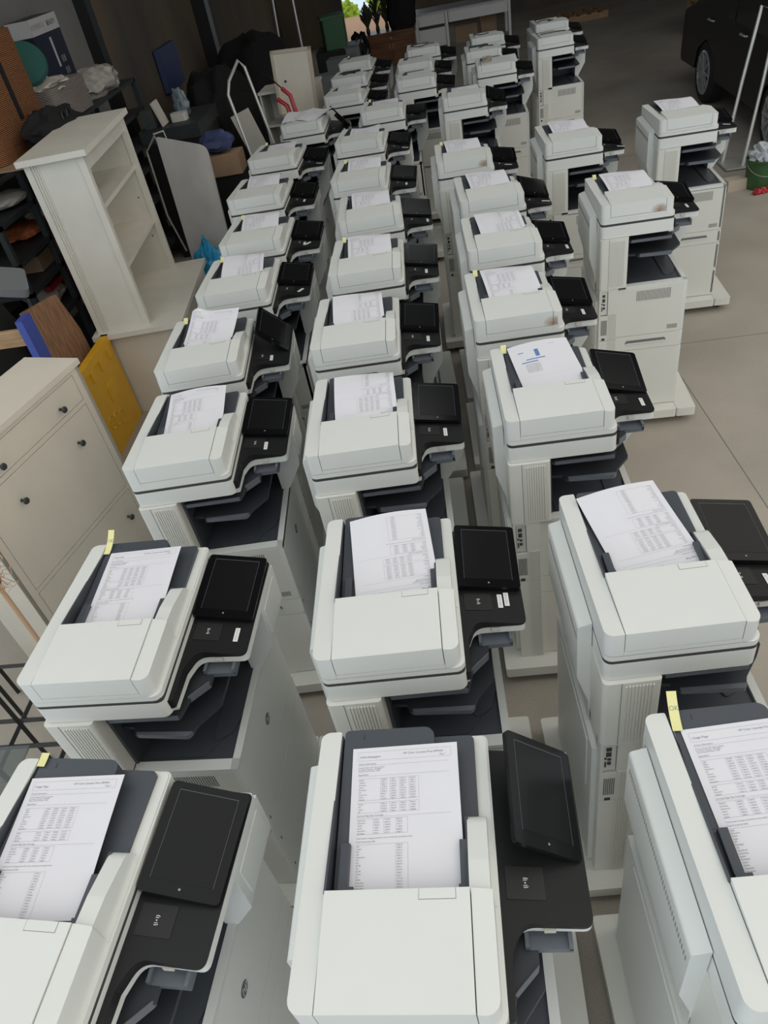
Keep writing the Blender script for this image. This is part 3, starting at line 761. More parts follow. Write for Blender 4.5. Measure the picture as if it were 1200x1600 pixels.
# power cords lying on the far printers
def cord(key, pts, label, r=.004, material='blackmetal', name='power_cord'):
    p = PRINTERS[key]; b = MB()
    sm = []
    P_ = [Vector(q) for q in pts]
    for i in range(len(P_) - 1):
        p0 = P_[max(i - 1, 0)]; p1 = P_[i]; p2 = P_[i + 1]; p3 = P_[min(i + 2, len(P_) - 1)]
        for k in range(6):
            t = k / 6; sm.append(.5 * ((2 * p1) + (p2 - p0) * t + (2 * p0 - 5 * p1 + 4 * p2 - p3) * t * t + (3 * p1 - p0 - 3 * p2 + p3) * t ** 3))
    sm.append(P_[-1]); b.tube(sm, r, 6)
    o = b.build(name, M[material]); o.matrix_world = p.matrix_basis.copy(); tag(o, label, 'cable', 'cables left on the far printers'); return o
zc = T + .006
cord('C12', [(.04, .17, zc), (.10, .10, zc), (.16, .06, zc), (.20, .12, zc), (.28, .17, zc), (.30, .12, zc)], 'black cord on the last printer of the second row')
cord('C12', [(.06, .14, zc + .009), (.14, .17, zc + .009), (.24, .15, zc + .009)], 'short black cord strand crossing the cord before the brown chest')
cord('L11', [(.10, .19, zc), (.13, .13, zc), (.18, .17, zc), (.24, .14, zc), (.22, .18, zc), (.27, .19, zc)], 'black cord on the eleventh printer of the left row', .006)
cord('M10', [(.06, .18, zc), (.12, .12, zc), (.20, .16, zc)], 'black cord on the last printer before the white desk')
cord('M9', [(.14, .10, zc), (.20, .17, zc), (.28, .12, zc)], 'short black cord on the tenth printer of the third row')
cord('R5', [(.04, .10, zc), (.10, .16, zc), (.18, .12, zc), (.14, .06, zc), (.20, .10, zc)], 'black cord on the rearmost printer of the far right row')
cord('R4', [(.05, .17, zc), (.2, .185, zc), (.30, .16, zc)], 'dark strip on the fourth printer of the far right row')
lp = []
for k in range(64):
    a = k * .45; rr = .035 + .006 * math.sin(k * 1.7); lp.append((.10 + rr * math.cos(a) * 1.1, .12 + rr * math.sin(a), zc + .0006 * k))
cord('M8', lp, 'tangled coil of pale brown cable on the ninth printer of the third row', .0028, 'stone', 'cable_coil')

# ------------------------------------------------------------------ bookcase
bk = empty('bookcase', (-2.50, 4.60, 0), 4.5, 'tall white bookcase with open shelves on a wider lower cabinet, left side', 'bookcase')
cw = M['creamw']
b = MB(); b.box(-.02, .42, -.02, 1.10, 1.765, 1.80, .004); b.build('top_board', cw, bk)
b = MB(); b.box(.02, .35, .02, .045, .66, 1.765, .002); b.build('side_board', cw, bk)
b = MB(); b.box(.02, .35, 1.035, 1.06, .66, 1.765, .002); b.build('side_board', cw, bk)
b = MB(); b.box(.02, .04, .02, 1.06, .66, 1.765, .001); b.build('back_board', cw, bk)
for y0, y1 in ((.010, .052), (1.028, 1.07)):
    b = MB(); b.box(.345, .385, y0, y1, .66, 1.765, .003); b.build('front_post', cw, bk)
b = MB(); b.box(.012, .05, .008, .022, .66, 1.765, .002)
for k in range(3): b.box(.058 + k * .016, .066 + k * .016, .013, .022, .66, 1.765, .002)
b.build('side_molding', cw, bk)
b = MB(); b.box(.35, .372, .052, 1.028, 1.67, 1.765, .002); b.build('head_rail', cw, bk)
for z in (1.42, 1.03):
    b = MB(); b.box(.04, .36, .045, 1.035, z, z + .028, .002); b.build('shelf', cw, bk)
b = MB()
for x, z in ((.30, 1.22), (.30, .93)): b.cyl((x, 1.034, z), (x, 1.0345, z), .006, n=10)
b.build('peg_hole', M['seam'], bk)
b = MB(); b.box(-.02, .62, -.05, 1.13, .625, .66, .005); b.build('ledge', cw, bk)
b = MB(); b.box(.01, .58, .0, 1.08, .0, .625, .003); lc = b.build('lower_cabinet', M['cream'], bk)
b = MB(); b.box(.0, .05, -.012, .0, 0, .625, .002)
for k in range(3): b.box(.058 + k * .016, .066 + k * .016, -.008, .001, .02, .62, .002)
b.build('side_molding', M['cream'], lc)
b = MB()
for k in range(2): b.box(.58, .598, .03 + k * .52, .53 + k * .52, .06, .60, .004)
b.build('door', M['cream'], lc)

# ------------------------------------------------------------------ shoe cabinet
ang = math.degrees(math.atan2(-.963, -.27))
sc_ = empty('shoe_cabinet', (-1.77, 2.97, 0), ang, 'cream tilt-out shoe cabinet with black knobs standing behind the left row', 'shoe cabinet')
# local x runs along the front, local y = outward normal (after rotation), depth goes to -y
cr_ = M['cream']
b = MB(); b.box(-.012, .872, -.305, .012, 1.245, 1.272, .004); b.build('top_board', cr_, sc_)
b = MB(); b.box(.0, .02, -.29, -.0, .0, 1.245, .002); b.build('side_board', cr_, sc_)
b = MB(); b.box(.84, .86, -.29, -.0, .0, 1.245, .002); b.build('side_board', cr_, sc_)
b = MB(); b.box(.02, .84, -.29, -.28, .05, 1.245); b.build('back_board', cr_, sc_)
b = MB(); b.box(.0, .055, -.004, .0, .0, 1.245, .001); b.box(.805, .86, -.004, .0, .0, 1.245, .001); b.box(.055, .805, -.004, .0, 1.222, 1.245, .001)
b.box(.055, .805, -.02, -.001, 1.068, 1.090, .002); b.box(.055, .805, -.02, -.001, .545, .567, .002); b.box(.055, .805, -.02, -.001, .06, .09, .001)
b.build('front_frame', cr_, sc_)
b = MB(); b.box(.02, .84, -.27, -.025, .07, 1.24); b.build('inner_case', M['seam'], sc_)
def knob(par, x, z):
    k = MB(); k.lathe([(.008, 0), (.006, .004), (.005, .012), (.008, .018), (.0145, .022), (.016, .027), (.013, .032), (.004, .035)], 20, Matrix.Translation((x, .0, z)) @ Matrix.Rotation(R(-90), 4, 'X'))
    k.build('knob', M['knob'], par)
b = MB(); b.box(.058, .802, -.02, -.001, 1.093, 1.219, .003); dr = b.build('drawer', cr_, sc_); knob(dr, .21, 1.135); knob(dr, .63, 1.135)
b = MB(); b.box(.058, .802, -.02, -.001, .570, 1.065, .003); dr = b.build('tilting_door', cr_, sc_); knob(dr, .205, .945); knob(dr, .625, .945)
b = MB(); b.box(.058, .802, -.02, -.001, .093, .542, .003); dr = b.build('tilting_door', cr_, sc_); knob(dr, .145, .425); knob(dr, .625, .425)

# ------------------------------------------------------------------ yellow panel, boards, frame
ye = empty('yellow_plastic_panel', (-2.46, 3.92, 0), 0, 'yellow plastic panel with notches and embossed lettering, leaning between shoe cabinet and bookcase', 'plastic panel')
b = MB(); b.box(0, .045, 0, .66, 0, .66, .008); pn = b.build('panel', M['yellow'], ye)
b = MB()
b.box(.045, .052, .0, .66, .60, .66, .003)
for k in range(4): b.box(.045, .056, .06 + k * .16, .12 + k * .16, .53, .60, .003)
b.prism(fillet([(.34, .30, .01), (.52, .30, .01), (.52, .42, .01), (.34, .42, .01)]), .045, .052, 'x', bev=.002)
b.build('rib', M['yellow'], pn)
vs, fs = text_geo('Sofa', .16); me = bpy.data.meshes.new('lettering'); me.from_pydata([(.0462, .20 + v.x, .12 + v.y) for v in vs], [], fs); me.materials.append(M['yellow'])
bpy.data.meshes.remove(me)
b = MB()
for k, (yy, zz) in enumerate(((.22, .22), (.30, .20), (.38, .17))):
    b.tube([(.046, yy + .04 * math.cos(a), zz + .05 * math.sin(a)) for a in [i * .42 for i in range(13)]], .004, 6)
b.build('embossed_lettering', M['yellow'], pn)

ob = empty('osb_board', (-2.56, 3.98, .0), 0, 'brown chipboard sheet standing between the blue-edged bed frame and the yellow panel', 'board')
b = MB(); b.prism(fillet([(0, 0, 0), (.62, 0, 0), (.56, .75, .10), (.46, 1.04, .03), (.02, 1.12, .01)]), -.02, 0, 'x', bev=.002); b.build('sheet', M['osb'], ob)
fr = empty('slatted_frame', (-3.00, 3.60, 0), 0, 'pine slatted bed frame with a blue painted edge, left edge behind shoe cabinet', 'bed frame')
for z in (.80, 1.10, .55, .30):
    b = MB(); b.box(0, .655, -.02, .0, z, z + .095, .003); b.build('slat', M['pine'], fr)
b = MB(); b.box(.66, .70, -.05, .06, .0, 1.25, .004); b.build('side_rail', M['bluepaint'], fr)
b = MB(); b.box(-.04, 0, -.05, .06, .0, 1.25, .004); b.build('side_rail', M['bluepaint'], fr)

# ------------------------------------------------------------------ shelving rack with stored things
rk = empty('storage_rack', (-3.40, 4.75, 0), 0, 'dark steel storage rack against the left wall holding baskets and bags', 'rack')
for z in (1.64, 1.38, 1.12, .92, .64, .20):
    b = MB(); b.box(0, .50, 0, 3.4, z, z + .03, .002); b.build('shelf', M['steel'], rk)
for x, y in ((.46, .55), (.0, .55), (.46, 0), (.0, 0), (.46, 3.36), (.0, 3.36)):
    b = MB(); b.box(x, x + .04, y, y + .04, 0, 1.66, .002); b.build('post', M['steel'], rk)
zt_ = 1.67
b = MB(); b.prism(rpoly(-3.28, -2.86, 5.10, 6.0, .1), zt_ + .012, zt_ + .70, bev=.03); o = b.build('wicker_hamper', M['wicker'])
tag(o, 'large brown wicker hamper on top of the rack, top left corner', 'basket')
g = MB(); g.box(-2.862, -2.852, 5.55, 5.60, zt_ + .20, zt_ + .62, .004); g.build('strap', M['blackcloth'], o)
wb = MB(); wb.prism(rpoly(-.22, .24, -.34, .36, .07), 0, .24, bev=.015); o = wb.build('wicker_basket', M['wickerw'], loc=(-3.12, 6.60, zt_ + .012)); tag(o, 'greyish white wicker basket on the rack beside the brown hamper', 'basket')
g = MB(); g.blob((0, 0, .23), (.22, .34, .05), .25, 2, 4); g.build('cloth_lining', M['cushion'], o)
b = MB(); b.lathe([(.05, 0), (.155, .01), (.17, .035), (.16, .07), (.10, .09), (.02, .095)], 28, Matrix.Rotation(R(25), 4, 'Z') @ Matrix.Rotation(R(58), 4, 'X')); o = b.build('teal_cushion', M['teal'], loc=(-3.14, 6.52, zt_ + .40)); tag(o, 'round dark teal cushion lying in the white wicker basket', 'cushion')
bx = empty('appliance_box', (-3.42, 7.02, zt_), 0, 'navy and white appliance carton standing on the rack against the wall', 'box')
b = MB(); b.box(0, .20, 0, .60, 0, .66, .003); c_ = b.build('carton', M['boxblue'], bx)
b = MB(); b.box(.2002, .203, .002, .598, .54, .658, .001); b.box(.0, .2, -.0025, 0, .54, .658); hb = b.build('header_band', M['boxwhite'], c_)
text_mesh('ROWENTA', .055, M['ink'], 'lettering', hb, Matrix.Translation((.2045, .15, .58)) @ Matrix.Rotation(R(90), 4, 'Z') @ Matrix.Rotation(R(90), 4, 'X'))
text_mesh('BEAUTY', .05, M['boxblue'], 'lettering', hb, Matrix.Translation((.2045, .44, .58)) @ Matrix.Rotation(R(90), 4, 'Z') @ Matrix.Rotation(R(90), 4, 'X'))
b = MB(); b.box(.2002, .203, .30, .335, .28, .50, .006)
b.build('picture_print', M['boxwhite'], c_)
b = MB()
for k in range(6): b.box(.2002, .2025, .40 + (k % 2) * .05, .435 + (k % 2) * .05, .12 + (k // 2) * .09, .17 + (k // 2) * .09)
b.build('icon_print', M['greycloth'], c_)
b = MB(); b.blob((0, 0, .10), (.15, .42, .12), .16, 4, 4, flat=-.10); o = b.build('plastic_bag', M['bag'], loc=(-3.02, 7.50, zt_)); tag(o, 'crumpled clear plastic bag of textiles lying at the end of the rack', 'bag')
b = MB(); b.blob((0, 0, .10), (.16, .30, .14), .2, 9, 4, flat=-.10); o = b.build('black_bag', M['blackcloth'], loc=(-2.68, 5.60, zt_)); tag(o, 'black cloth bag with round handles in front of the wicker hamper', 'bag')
g = MB()
for k in range(2): g.tube([(.13, .0 + .035 * math.cos(a) + (k - .5) * .09, .16 + .05 * math.sin(a)) for a in [i * math.pi / 8 for i in range(9)]], .007, 6)
g.build('handle', M['blackmetal'], o)
b = MB(); b.box(-3.39, -2.5, 5.0, 6.2, zt_ + .001, zt_ + .010, .003); o = b.build('cardboard_sheet', M['cardboard']); tag(o, 'flat brown cardboard sheet under the hamper on the rack', 'cardboard')
b = MB(); b.blob((0, 0, .0), (.13, .19, .045), .06, 6, 4); o = b.build('fringed_cushion', M['cushion'], loc=(-3.04, 5.22, 1.462), rot=(0, 0, 0)); tag(o, 'off-white fringed cushion on the second shelf of the rack', 'cushion')
for i, (y, z, sx, sy, sz, mt, lb) in enumerate((
        (5.38, 1.15, .15, .18, .05, 'orange', 'orange patterned cloth bundle on the third rack shelf from the top'),
        (5.80, 1.15, .15, .18, .06, 'bag', 'clear bag of small things beside the orange bundle'),
        (5.36, .95, .15, .20, .06, 'cardboard', 'brown carton of bits on the fourth rack shelf'),
        (5.80, .95, .14, .18, .06, 'greycloth', 'grey cloth bundle beside the brown carton'),
        (5.28, .67, .15, .17, .10, 'cushion', 'white and red shopping bag marked Mark on a low rack shelf'),
        (5.68, .67, .15, .19, .10, 'redcloth', 'dark red cloth bundle on a low rack shelf'))):
    b = MB()
    if mt == 'cardboard': b.box(-sx, sx, -sy, sy, -.06, .05, .004)
    else: b.blob((0, 0, 0), (sx, sy, sz), .16, i + 11, 3, flat=-sz * .85)
    zf = z
    o = b.build(lb.split(' on ')[0].split(' beside ')[0].split(' marked')[0].replace('orange patterned ', '').replace('white and red ', '').replace('dark red ', '').replace('brown ', '').replace('grey ', '').replace('clear ', '').replace(' of small things', '').replace(' of bits', '').replace(' ', '_'), M[mt], loc=(-3.13, y, zf + .004 + (sz * .85 if mt != 'cardboard' else .06)))
    tag(o, lb, 'storage item', 'things stored on the rack shelves')
    if 'Mark' in lb:
        text_mesh('Mark', .10, M['red'], 'lettering', o, Matrix.Translation((.165, .0, -.03)) @ Matrix.Rotation(R(90), 4, 'Z') @ Matrix.Rotation(R(90), 4, 'X'), .2)
        g = MB(); g.box(.12, .162, -.16, .16, .05, .09, .01); g.build('red_band', M['red'], o)
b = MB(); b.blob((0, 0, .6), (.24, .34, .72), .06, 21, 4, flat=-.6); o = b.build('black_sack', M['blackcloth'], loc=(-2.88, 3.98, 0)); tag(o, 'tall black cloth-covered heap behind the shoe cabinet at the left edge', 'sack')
b = MB(); b.prism(rpoly(-.12, .12, -.12, .12, .03), 0, .05, bev=.02); o = b.build('grey_pillow', M['greycloth'], loc=(-2.52, 3.90, 1.33), rot=(R(14), R(22), R(30))); tag(o, 'dark grey pillow on the black heap behind the shoe cabinet', 'pillow')

# ------------------------------------------------------------------ lower-left wire rack, glass pane, straw
wr = empty('wire_rack', (-2.06, 1.64, 0), 0, 'black square-tube metal rack frame standing at the left edge by the shoe cabinet', 'metal rack')
for p, q in (((-.55, 0, .20), (.26, 0, .20)), ((-.55, .13, .20), (.26, .13, .20)), ((-.55, .44, .20), (-.10, .44, .20)), ((0, -.30, .20), (0, .30, .20)), ((-.26, -.30, .20), (-.26, .44, .20)), ((.26, -.30, .20), (.26, .13, .20)), ((-.55, -.30, .20), (.26, -.30, .20)),
             ((-.55, 0, .55), (.10, 0, .55)), ((-.26, -.3, .55), (-.26, .30, .55)),
             ((.06, .06, 0), (.06, .06, .72)), ((-.14, .27, 0), (-.14, .27, .72)), ((.26, -.30, 0), (.26, -.30, .6)), ((-.26, .44, 0), (-.26, .44, .6)), ((-.55, -.3, 0), (-.55, -.3, .6))):
    b = MB(); b.cyl(p, q, .012, n=4); b.build('bar', M['blackmetal'], wr, smooth=False)
b = MB(); b.box(-2.1, -1.68, 1.02, 1.40, .56, .568, .001); o = b.build('glass_pane', M['glasst']); tag(o, 'smoked glass pane lying in front of the black metal rack', 'glass')
o.location.z = 0
st = MB(); rnd = random.Random(3)
for k in range(90):
    a = rnd.uniform(0, 6.28); rr = rnd.uniform(.02, .08); h = rnd.uniform(-.09, .09)
    st.tube([(0, 0, -.1), (rr * .5 * math.cos(a), rr * .5 * math.sin(a), h * .4), (rr * math.cos(a), rr * math.sin(a), h), (rr * math.cos(a + .5) * 1.1, rr * math.sin(a + .5) * 1.1, h + rnd.uniform(-.03, .03))], .0018, 4)
st.cyl((0, 0, -.9), (0, 0, -.08), .01, n=8)
o = st.build('straw_broom', M['straw'], loc=(-1.925, 1.97, .90)); tag(o, 'bristly straw broom head poking up at the left edge', 'broom')

# ------------------------------------------------------------------ ironing board and clutter by the left wall
ib = empty('ironing_board', (-2.20, 6.05, 0), 0, 'grey cloth ironing board standing upright behind the left row', 'ironing board')
mt = Matrix.Rotation(R(-6), 4, 'X')
b = MB(); b.prism(fillet([(0, .35, .02), (.36, .33, .02), (.38, 1.38, .09), (.0, 1.50, .01)]), 0, .03, 'y', bev=.008, mtx=mt); b.build('padded_cover', M['ironing'], ib)
b = MB(); b.tube([(-.02, .035, 1.52), (.06, .05, 1.53), (.07, .05, 1.46), (-.01, .04, 1.47)], .008, 8, closed=True, mtx=mt)
b.tube([(-.03, .06, 1.50), (-.14, .10, 1.40), (-.14, .12, .90), (-.06, .10, .6)], .008, 8, mtx=mt)
b.tube([(.04, .05, .4), (.06, .16, 0.02)], .010, 8); b.tube([(.32, .05, .4), (.30, .16, 0.02)], .010, 8)
b.tube([(.04, .03, .5), (.04, .0, .36), (.04, -.02, .02)], .010, 8); b.tube([(.32, .03, .5), (.32, .0, .36), (.32, -.02, .02)], .010, 8)
b.build('steel_frame', M['steelwhite'], ib)
b = MB(); b.blob((0, 0, .34), (.18, .13, .34), .16, 5, 5, flat=-.34, freq=2.6); b.blob((0, .0, .62), (.05, .09, .16), .2, 8, 4, freq=2)
o = b.build('blue_plastic_bag', M['bluebag'], loc=(-1.97, 5.88, .0)); tag(o, 'crumpled bright blue plastic bag beside the far end of the bookcase', 'bag')
tbl = empty('black_crate', (-2.87, 7.75, 0), 0, 'large black lidded crate behind the bookcase with things on top', 'crate')
b = MB(); b.box(0, .56, 0, .80, 0, 1.14, .01); b.build('crate_body', M['blackmetal'], tbl)
b = MB(); b.box(-.02, .58, -.02, .82, 1.14, 1.26, .012); b.build('crate_lid', M['steel'], tbl)
b = MB(); b.box(-.12, .0, .0, .26, 0, .16, .003); o = b.build('clear_tub', M['glasst'], loc=(-2.72, 7.80, 1.262)); tag(o, 'clear plastic tub on the black crate next to the bookcase top', 'tub')
b = MB(); b.box(0, .02, 0, .18, 0, .22, .006, mtx=Matrix.Rotation(R(-14), 4, 'Y')); o = b.build('white_board_piece', M['cushion'], loc=(-2.66, 7.80, 1.262)); tag(o, 'small white board standing on the black crate', 'board')
b = MB(); b.prism(rpoly(0, .16, 0, .12, .03), 0, .07, bev=.01); o = b.build('white_bowl', M['cushion'], loc=(-2.60, 7.92, 1.262)); tag(o, 'small off-white dish on the black crate', 'dish')
b = MB(); b.blob((0, 0, .12), (.07, .07, .13), .3, 4, 3, flat=-.12); o = b.build('glossy_bag', mat('glossy_bag', (.16, .20, .24), .15), loc=(-2.50, 8.10, 1.262)); tag(o, 'shiny blue-grey bag standing on the black crate', 'bag')
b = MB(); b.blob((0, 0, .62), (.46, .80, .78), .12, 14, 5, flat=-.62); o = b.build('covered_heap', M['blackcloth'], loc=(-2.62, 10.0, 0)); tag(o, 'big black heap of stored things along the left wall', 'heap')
b = MB(); b.box(-3.43, -3.36, 10.6, 11.4, 1.12, 1.60, .003); o = b.build('blue_board', M['blueb']); tag(o, 'dark blue board leaning on the left wall above the black heap', 'board')
b = MB(); b.box(0, .30, 0, .24, 0, .16, .004); o = b.build('cardboard_box', M['cardboard'], loc=(-2.04, 6.78, .985)); tag(o, 'brown cardboard box among black clutter behind the ironing board', 'box')
b = MB(); b.blob((0, 0, .0), (.15, .12, .09), .15, 7, 3); o = b.build('blue_bundle', M['blueb'], loc=(-1.93, 6.92, 1.24)); tag(o, 'dark blue bundle above the cardboard box', 'bundle')
b = MB(); b.box(-.16, .14, -.1, .25, 0, .98, .02); o = b.build('clutter_box', M['blackcloth'], loc=(-1.90, 6.90, 0)); tag(o, 'black box of clutter under the cardboard box', 'box')
b = MB(); b.box(0, .06, 0, .20, .0, .80, .003, mtx=Matrix.Rotation(R(6), 4, 'Y')); o = b.build('cardboard_scrap', M['cardboard'], loc=(-1.74, 6.42, .0)); tag(o, 'torn brown cardboard scrap beside the left row', 'cardboard')

ht = MB()
A = Vector((-1.80, 7.4, 1.60)); B_ = Vector((-1.68, 7.42, 1.74))
ht.tube([(-1.55, 6.92, .02), (-1.62, 7.05, .5), (-1.83, 7.36, 1.50), A, B_, (-1.64, 7.44, 1.68), (-1.52, 7.34, 1.05), (-1.42, 7.15, .02)], .014, 8)
ht.box(-1.60, -1.36, 6.84, 7.14, .01, .03, .003)
o = ht.build('hand_trolley', M['steelwhite']); tag(o, 'pale tubular hand trolley frame standing behind the left row', 'trolley')
rd = MB(); rd.tube([(-1.40, 7.70, 1.42), (-1.33, 7.66, 1.36), (-1.30, 7.62, 1.20), (-1.29, 7.6, .02)], .020, 8); rd.tube([(-1.46, 7.70, 1.34), (-1.38, 7.66, 1.28), (-1.35, 7.62, 1.14), (-1.34, 7.6, .02)], .020, 8)
rd.mi = 1; rd.tube([(-1.62, 7.95, 1.55), (-1.50, 7.8, 1.50), (-1.40, 7.70, 1.42)], .006, 6); rd.box(-1.36, -1.27, 7.58, 7.62, .4, .44)
o = rd.build('red_tube_handles', [M['red'], M['blackmetal']]); tag(o, 'pair of curved red tube handles beside the trolley frame', 'handle')

# open white cabinet with leaning door, far left
wc = empty('white_cabinet', (-1.85, 8.75, 0), -4, 'worn white storage cabinet with an open box front, far left', 'cabinet')
b = MB(); b.box(0, .62, .35, .37, 0, 1.22, .002); b.build('back_board', M['creamw'], wc)
for x in (0, .40, .60):
    b = MB(); b.box(x, x + .02, 0, .35, 0, 1.22, .002); b.build('side_board', M['cardboard'] if x == .40 else M['creamw'], wc)
b = MB(); b.box(-.01, .63, -.01, .38, 1.22, 1.245, .002); b.build('top_board', M['creamw'], wc)
b = MB(); b.box(.02, .60, .0, .35, .90, .92, .002); b.build('shelf', M['creamw'], wc)
b = MB(); b.box(.0, .22, -.18, -.16, .62, 1.14, .002, mtx=Matrix.Rotation(R(-16), 4, 'Y')); b.build('loose_panel', M['creamw'], wc)
b = MB(); b.blob((.3, .16, 1.0), (.11, .11, .07), .3, 3, 3); o = b.build('black_items', M['blackcloth'], loc=(-1.87, 8.72, .02)); tag(o, 'black objects lying in the open white cabinet', 'clutter')
b = MB(); b.box(0, .42, 0, .02, 0, .60, .003, mtx=Matrix.Rotation(R(-6), 4, 'X') @ Matrix.Rotation(R(3), 4, 'Y')); b.mi = 1
for q in ((0, .42, 0, .03), (0, .42, .57, .60), (0, .03, 0, .60), (.39, .42, 0, .60)):
    b.box(q[0], q[1], -.008, .0, q[2], q[3], .002, mtx=Matrix.Rotation(R(-6), 4, 'X') @ Matrix.Rotation(R(3), 4, 'Y'))
o = b.build('cabinet_door', [M['cream'], M['woodblock']], loc=(-1.64, 8.80, 1.10)); tag(o, 'framed cream cabinet door panel propped up on the white cabinet', 'door panel')
g = MB(); g.lathe([(.012, 0), (.012, .01)], 12, Matrix.Translation((.14, -.01, .32)) @ Matrix.Rotation(R(90), 4, 'X')); g.build('knob', M['knob'], o)
o.location = (-1.64, 8.72, 1.245 - .0)
o.location.z = 1.02; o.location.y = 8.55
for i, (x, y, z, s) in enumerate(((-1.62, 11.0, .0, (.42, .30, .92)), (-1.50, 12.2, .0, (.40, .3, .92)), (-1.28, 13.1, .0, (.22, .26, .90)))):
    b = MB(); b.box(0, s[0], 0, s[1], 0, s[2], .006); o = b.build('grey_carton', M['greycloth'], loc=(x, y, z), rot=(0, 0, R((8, -6, 20)[i])))
    tag(o, ['grey carton right of the cabinet door panel', 'grey carton behind the cabinet door, farther left', 'small grey carton below the green bin'][i], 'carton', 'grey cartons at the far left')
gb = empty('green_bin', (-1.68, 14.0, .80), 12, 'dark green plastic bin standing on a black trunk left of the doorway', 'bin')
b = MB(); b.prism(fillet([(0, 0, .03), (.36, 0, .03), (.36, .4, .03), (0, .4, .03)]), 0.0, .42, bev=.01); b.build('bin_body', M['green'], gb)
b = MB(); b.box(-.02, .38, -.02, .42, .42, .46, .01); b.build('bin_rim', M['green'], gb)
b = MB(); b.box(-1.85, -1.15, 13.85, 14.6, 0, .80, .02); o = b.build('luggage_trunk', M['blackmetal']); tag(o, 'black trunk under the green bin', 'trunk')
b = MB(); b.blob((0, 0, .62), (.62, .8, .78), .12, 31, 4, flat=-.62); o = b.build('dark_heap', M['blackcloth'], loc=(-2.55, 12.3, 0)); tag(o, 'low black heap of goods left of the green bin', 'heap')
for i, (x0, y0, x1, y1, zz) in enumerate(((-1.92, 13.0, -1.95, 13.2, .0), (-2.35, 13.3, -2.25, 13.5, .0))):
    b = MB(); b.tube([(x0, y0, zz), (x1, y1, 2.6)], .02, 8); o = b.build('metal_pole', M['rim']); tag(o, ['shiny metal pole leaning near the green bin', 'dim metal pole leaning farther left of the green bin'][i], 'pole', 'poles far left')

# brown chest, sack, plumes
bc = empty('brown_chest', (-1.18, 16.6, 0), -2, 'brown wooden sideboard with brass handle in front of the far doorway', 'sideboard')
b = MB(); b.box(0, .92, 0, .45, .0, .55, .005); body = b.build('carcass', M['brownwood'], bc)
b = MB(); b.box(-.02, .94, -.02, .47, .55, .575, .006); b.build('top_board', M['brownwood'], bc)
for k in range(2):
    b = MB(); b.box(.02 + k * .445, .455 + k * .445, -.018, 0, .04, .40, .004); d = b.build('door', M['brownwood'], bc)
    g = MB(); g.box(.415 + k * .06, .435 + k * .06, -.026, -.018, .30, .38, .003); g.build('handle', M['brass'], d)
b = MB(); b.box(.02, .90, -.018, 0, .42, .54, .004); d = b.build('drawer', M['brownwood'], bc)
g = MB(); g.box(.44, .48, -.026, -.018, .46, .50, .003); g.build('handle', M['brass'], d)
b = MB(); b.blob((0, 0, .42), (.19, .22, .46), .18, 12, 4, flat=-.42); o = b.build('rubbish_sack', M['trash'], loc=(-1.20, 15.0, 0)); tag(o, 'shiny black rubbish sack left of the brown sideboard', 'sack')
rnd = random.Random(5)
for i, (x, y, h) in enumerate(((-.96, 16.85, .50), (-1.14, 16.70, .34), (-.78, 16.92, .44))):
    v = MB(); v.lathe([(.03, 0), (.04, .04), (.03, .10), (.02, .12)], 14); 
    v.mi = 1
    for k in range(150):
        t = rnd.uniform(0, 1); a = rnd.uniform(0, 6.28); z = .10 + t * h; w_ = .12 * math.sin(math.pi * min(1, t + .12)) + .01
        v.tube([(0, 0, z - .05), (w_ * .5 * math.cos(a), w_ * .5 * math.sin(a), z + .04), (w_ * math.cos(a), w_ * math.sin(a), z + .10)], .009, 4)
    o = v.build('dried_plume', [M['blackmetal'], M['leaf']], loc=(x, y, .576)); tag(o, ['tall dark dried plume in the middle of the brown sideboard', 'short dark plume at the left end of the brown sideboard', 'dark dried plume right of the tallest one'][i], 'plant', 'dried plumes on the sideboard')
b = MB(); b.blob((0, 0, .3), (.27, .20, .60), .10, 41, 4, flat=-.3); o = b.build('black_bundle', M['blackcloth'], loc=(-.46, 16.85, .577)); tag(o, 'large black bundle on the right end of the brown sideboard', 'bundle')

# white desk
dk = empty('white_desk', (-.24, 17.45, 0), 0, 'white desk with drawers at the back, facing the printers', 'desk')
dm = mat('desk_dull_white', (.78, .75, .72), .5)
b = MB(); b.box(-.01, 1.91, -.01, .8, .635, .66, .003); b.build('desktop', M['boxwhite'], dk)
b = MB(); b.box(.05, .59, .03, .78, .06, .635, .003); ped = b.build('drawer_pedestal', dm, dk)
for z0, z1 in ((.44, .60), (.07, .385)):
    b = MB(); b.box(.06, .58, .0, .03, z0, z1, .003); b.build('drawer', dm, ped)
b = MB(); b.box(.06, .58, .012, .031, .388, .437); b.build('gap', M['seam'], ped)
b = MB(); b.box(.68, 1.82, .0, .03, .44, .61, .003); b.build('drawer', dm, dk)
b = MB(); b.box(.66, 1.84, .03, .7, .44, .635, .002); b.build('apron', dm, dk)
for x, y in ((0, 0), (.60, 0), (1.84, 0), (0, .74), (1.84, .74)):
    b = MB(); b.box(x, x + .05, y, y + .05, 0, .635, .003); b.build('leg', dm, dk)
b = MB(); b.box(.55, 1.0, 17.85, 18.1, 0, .30, .01); o = b.build('brown_carton', M['cardboard']); tag(o, 'low brown carton stored under the white desk', 'carton')
b = MB(); b.box(1.08, 1.40, 17.85, 18.1, 0, .42, .01); o = b.build('brown_carton', M['cardboard']); tag(o, 'taller brown carton under the desk near its right leg', 'carton')

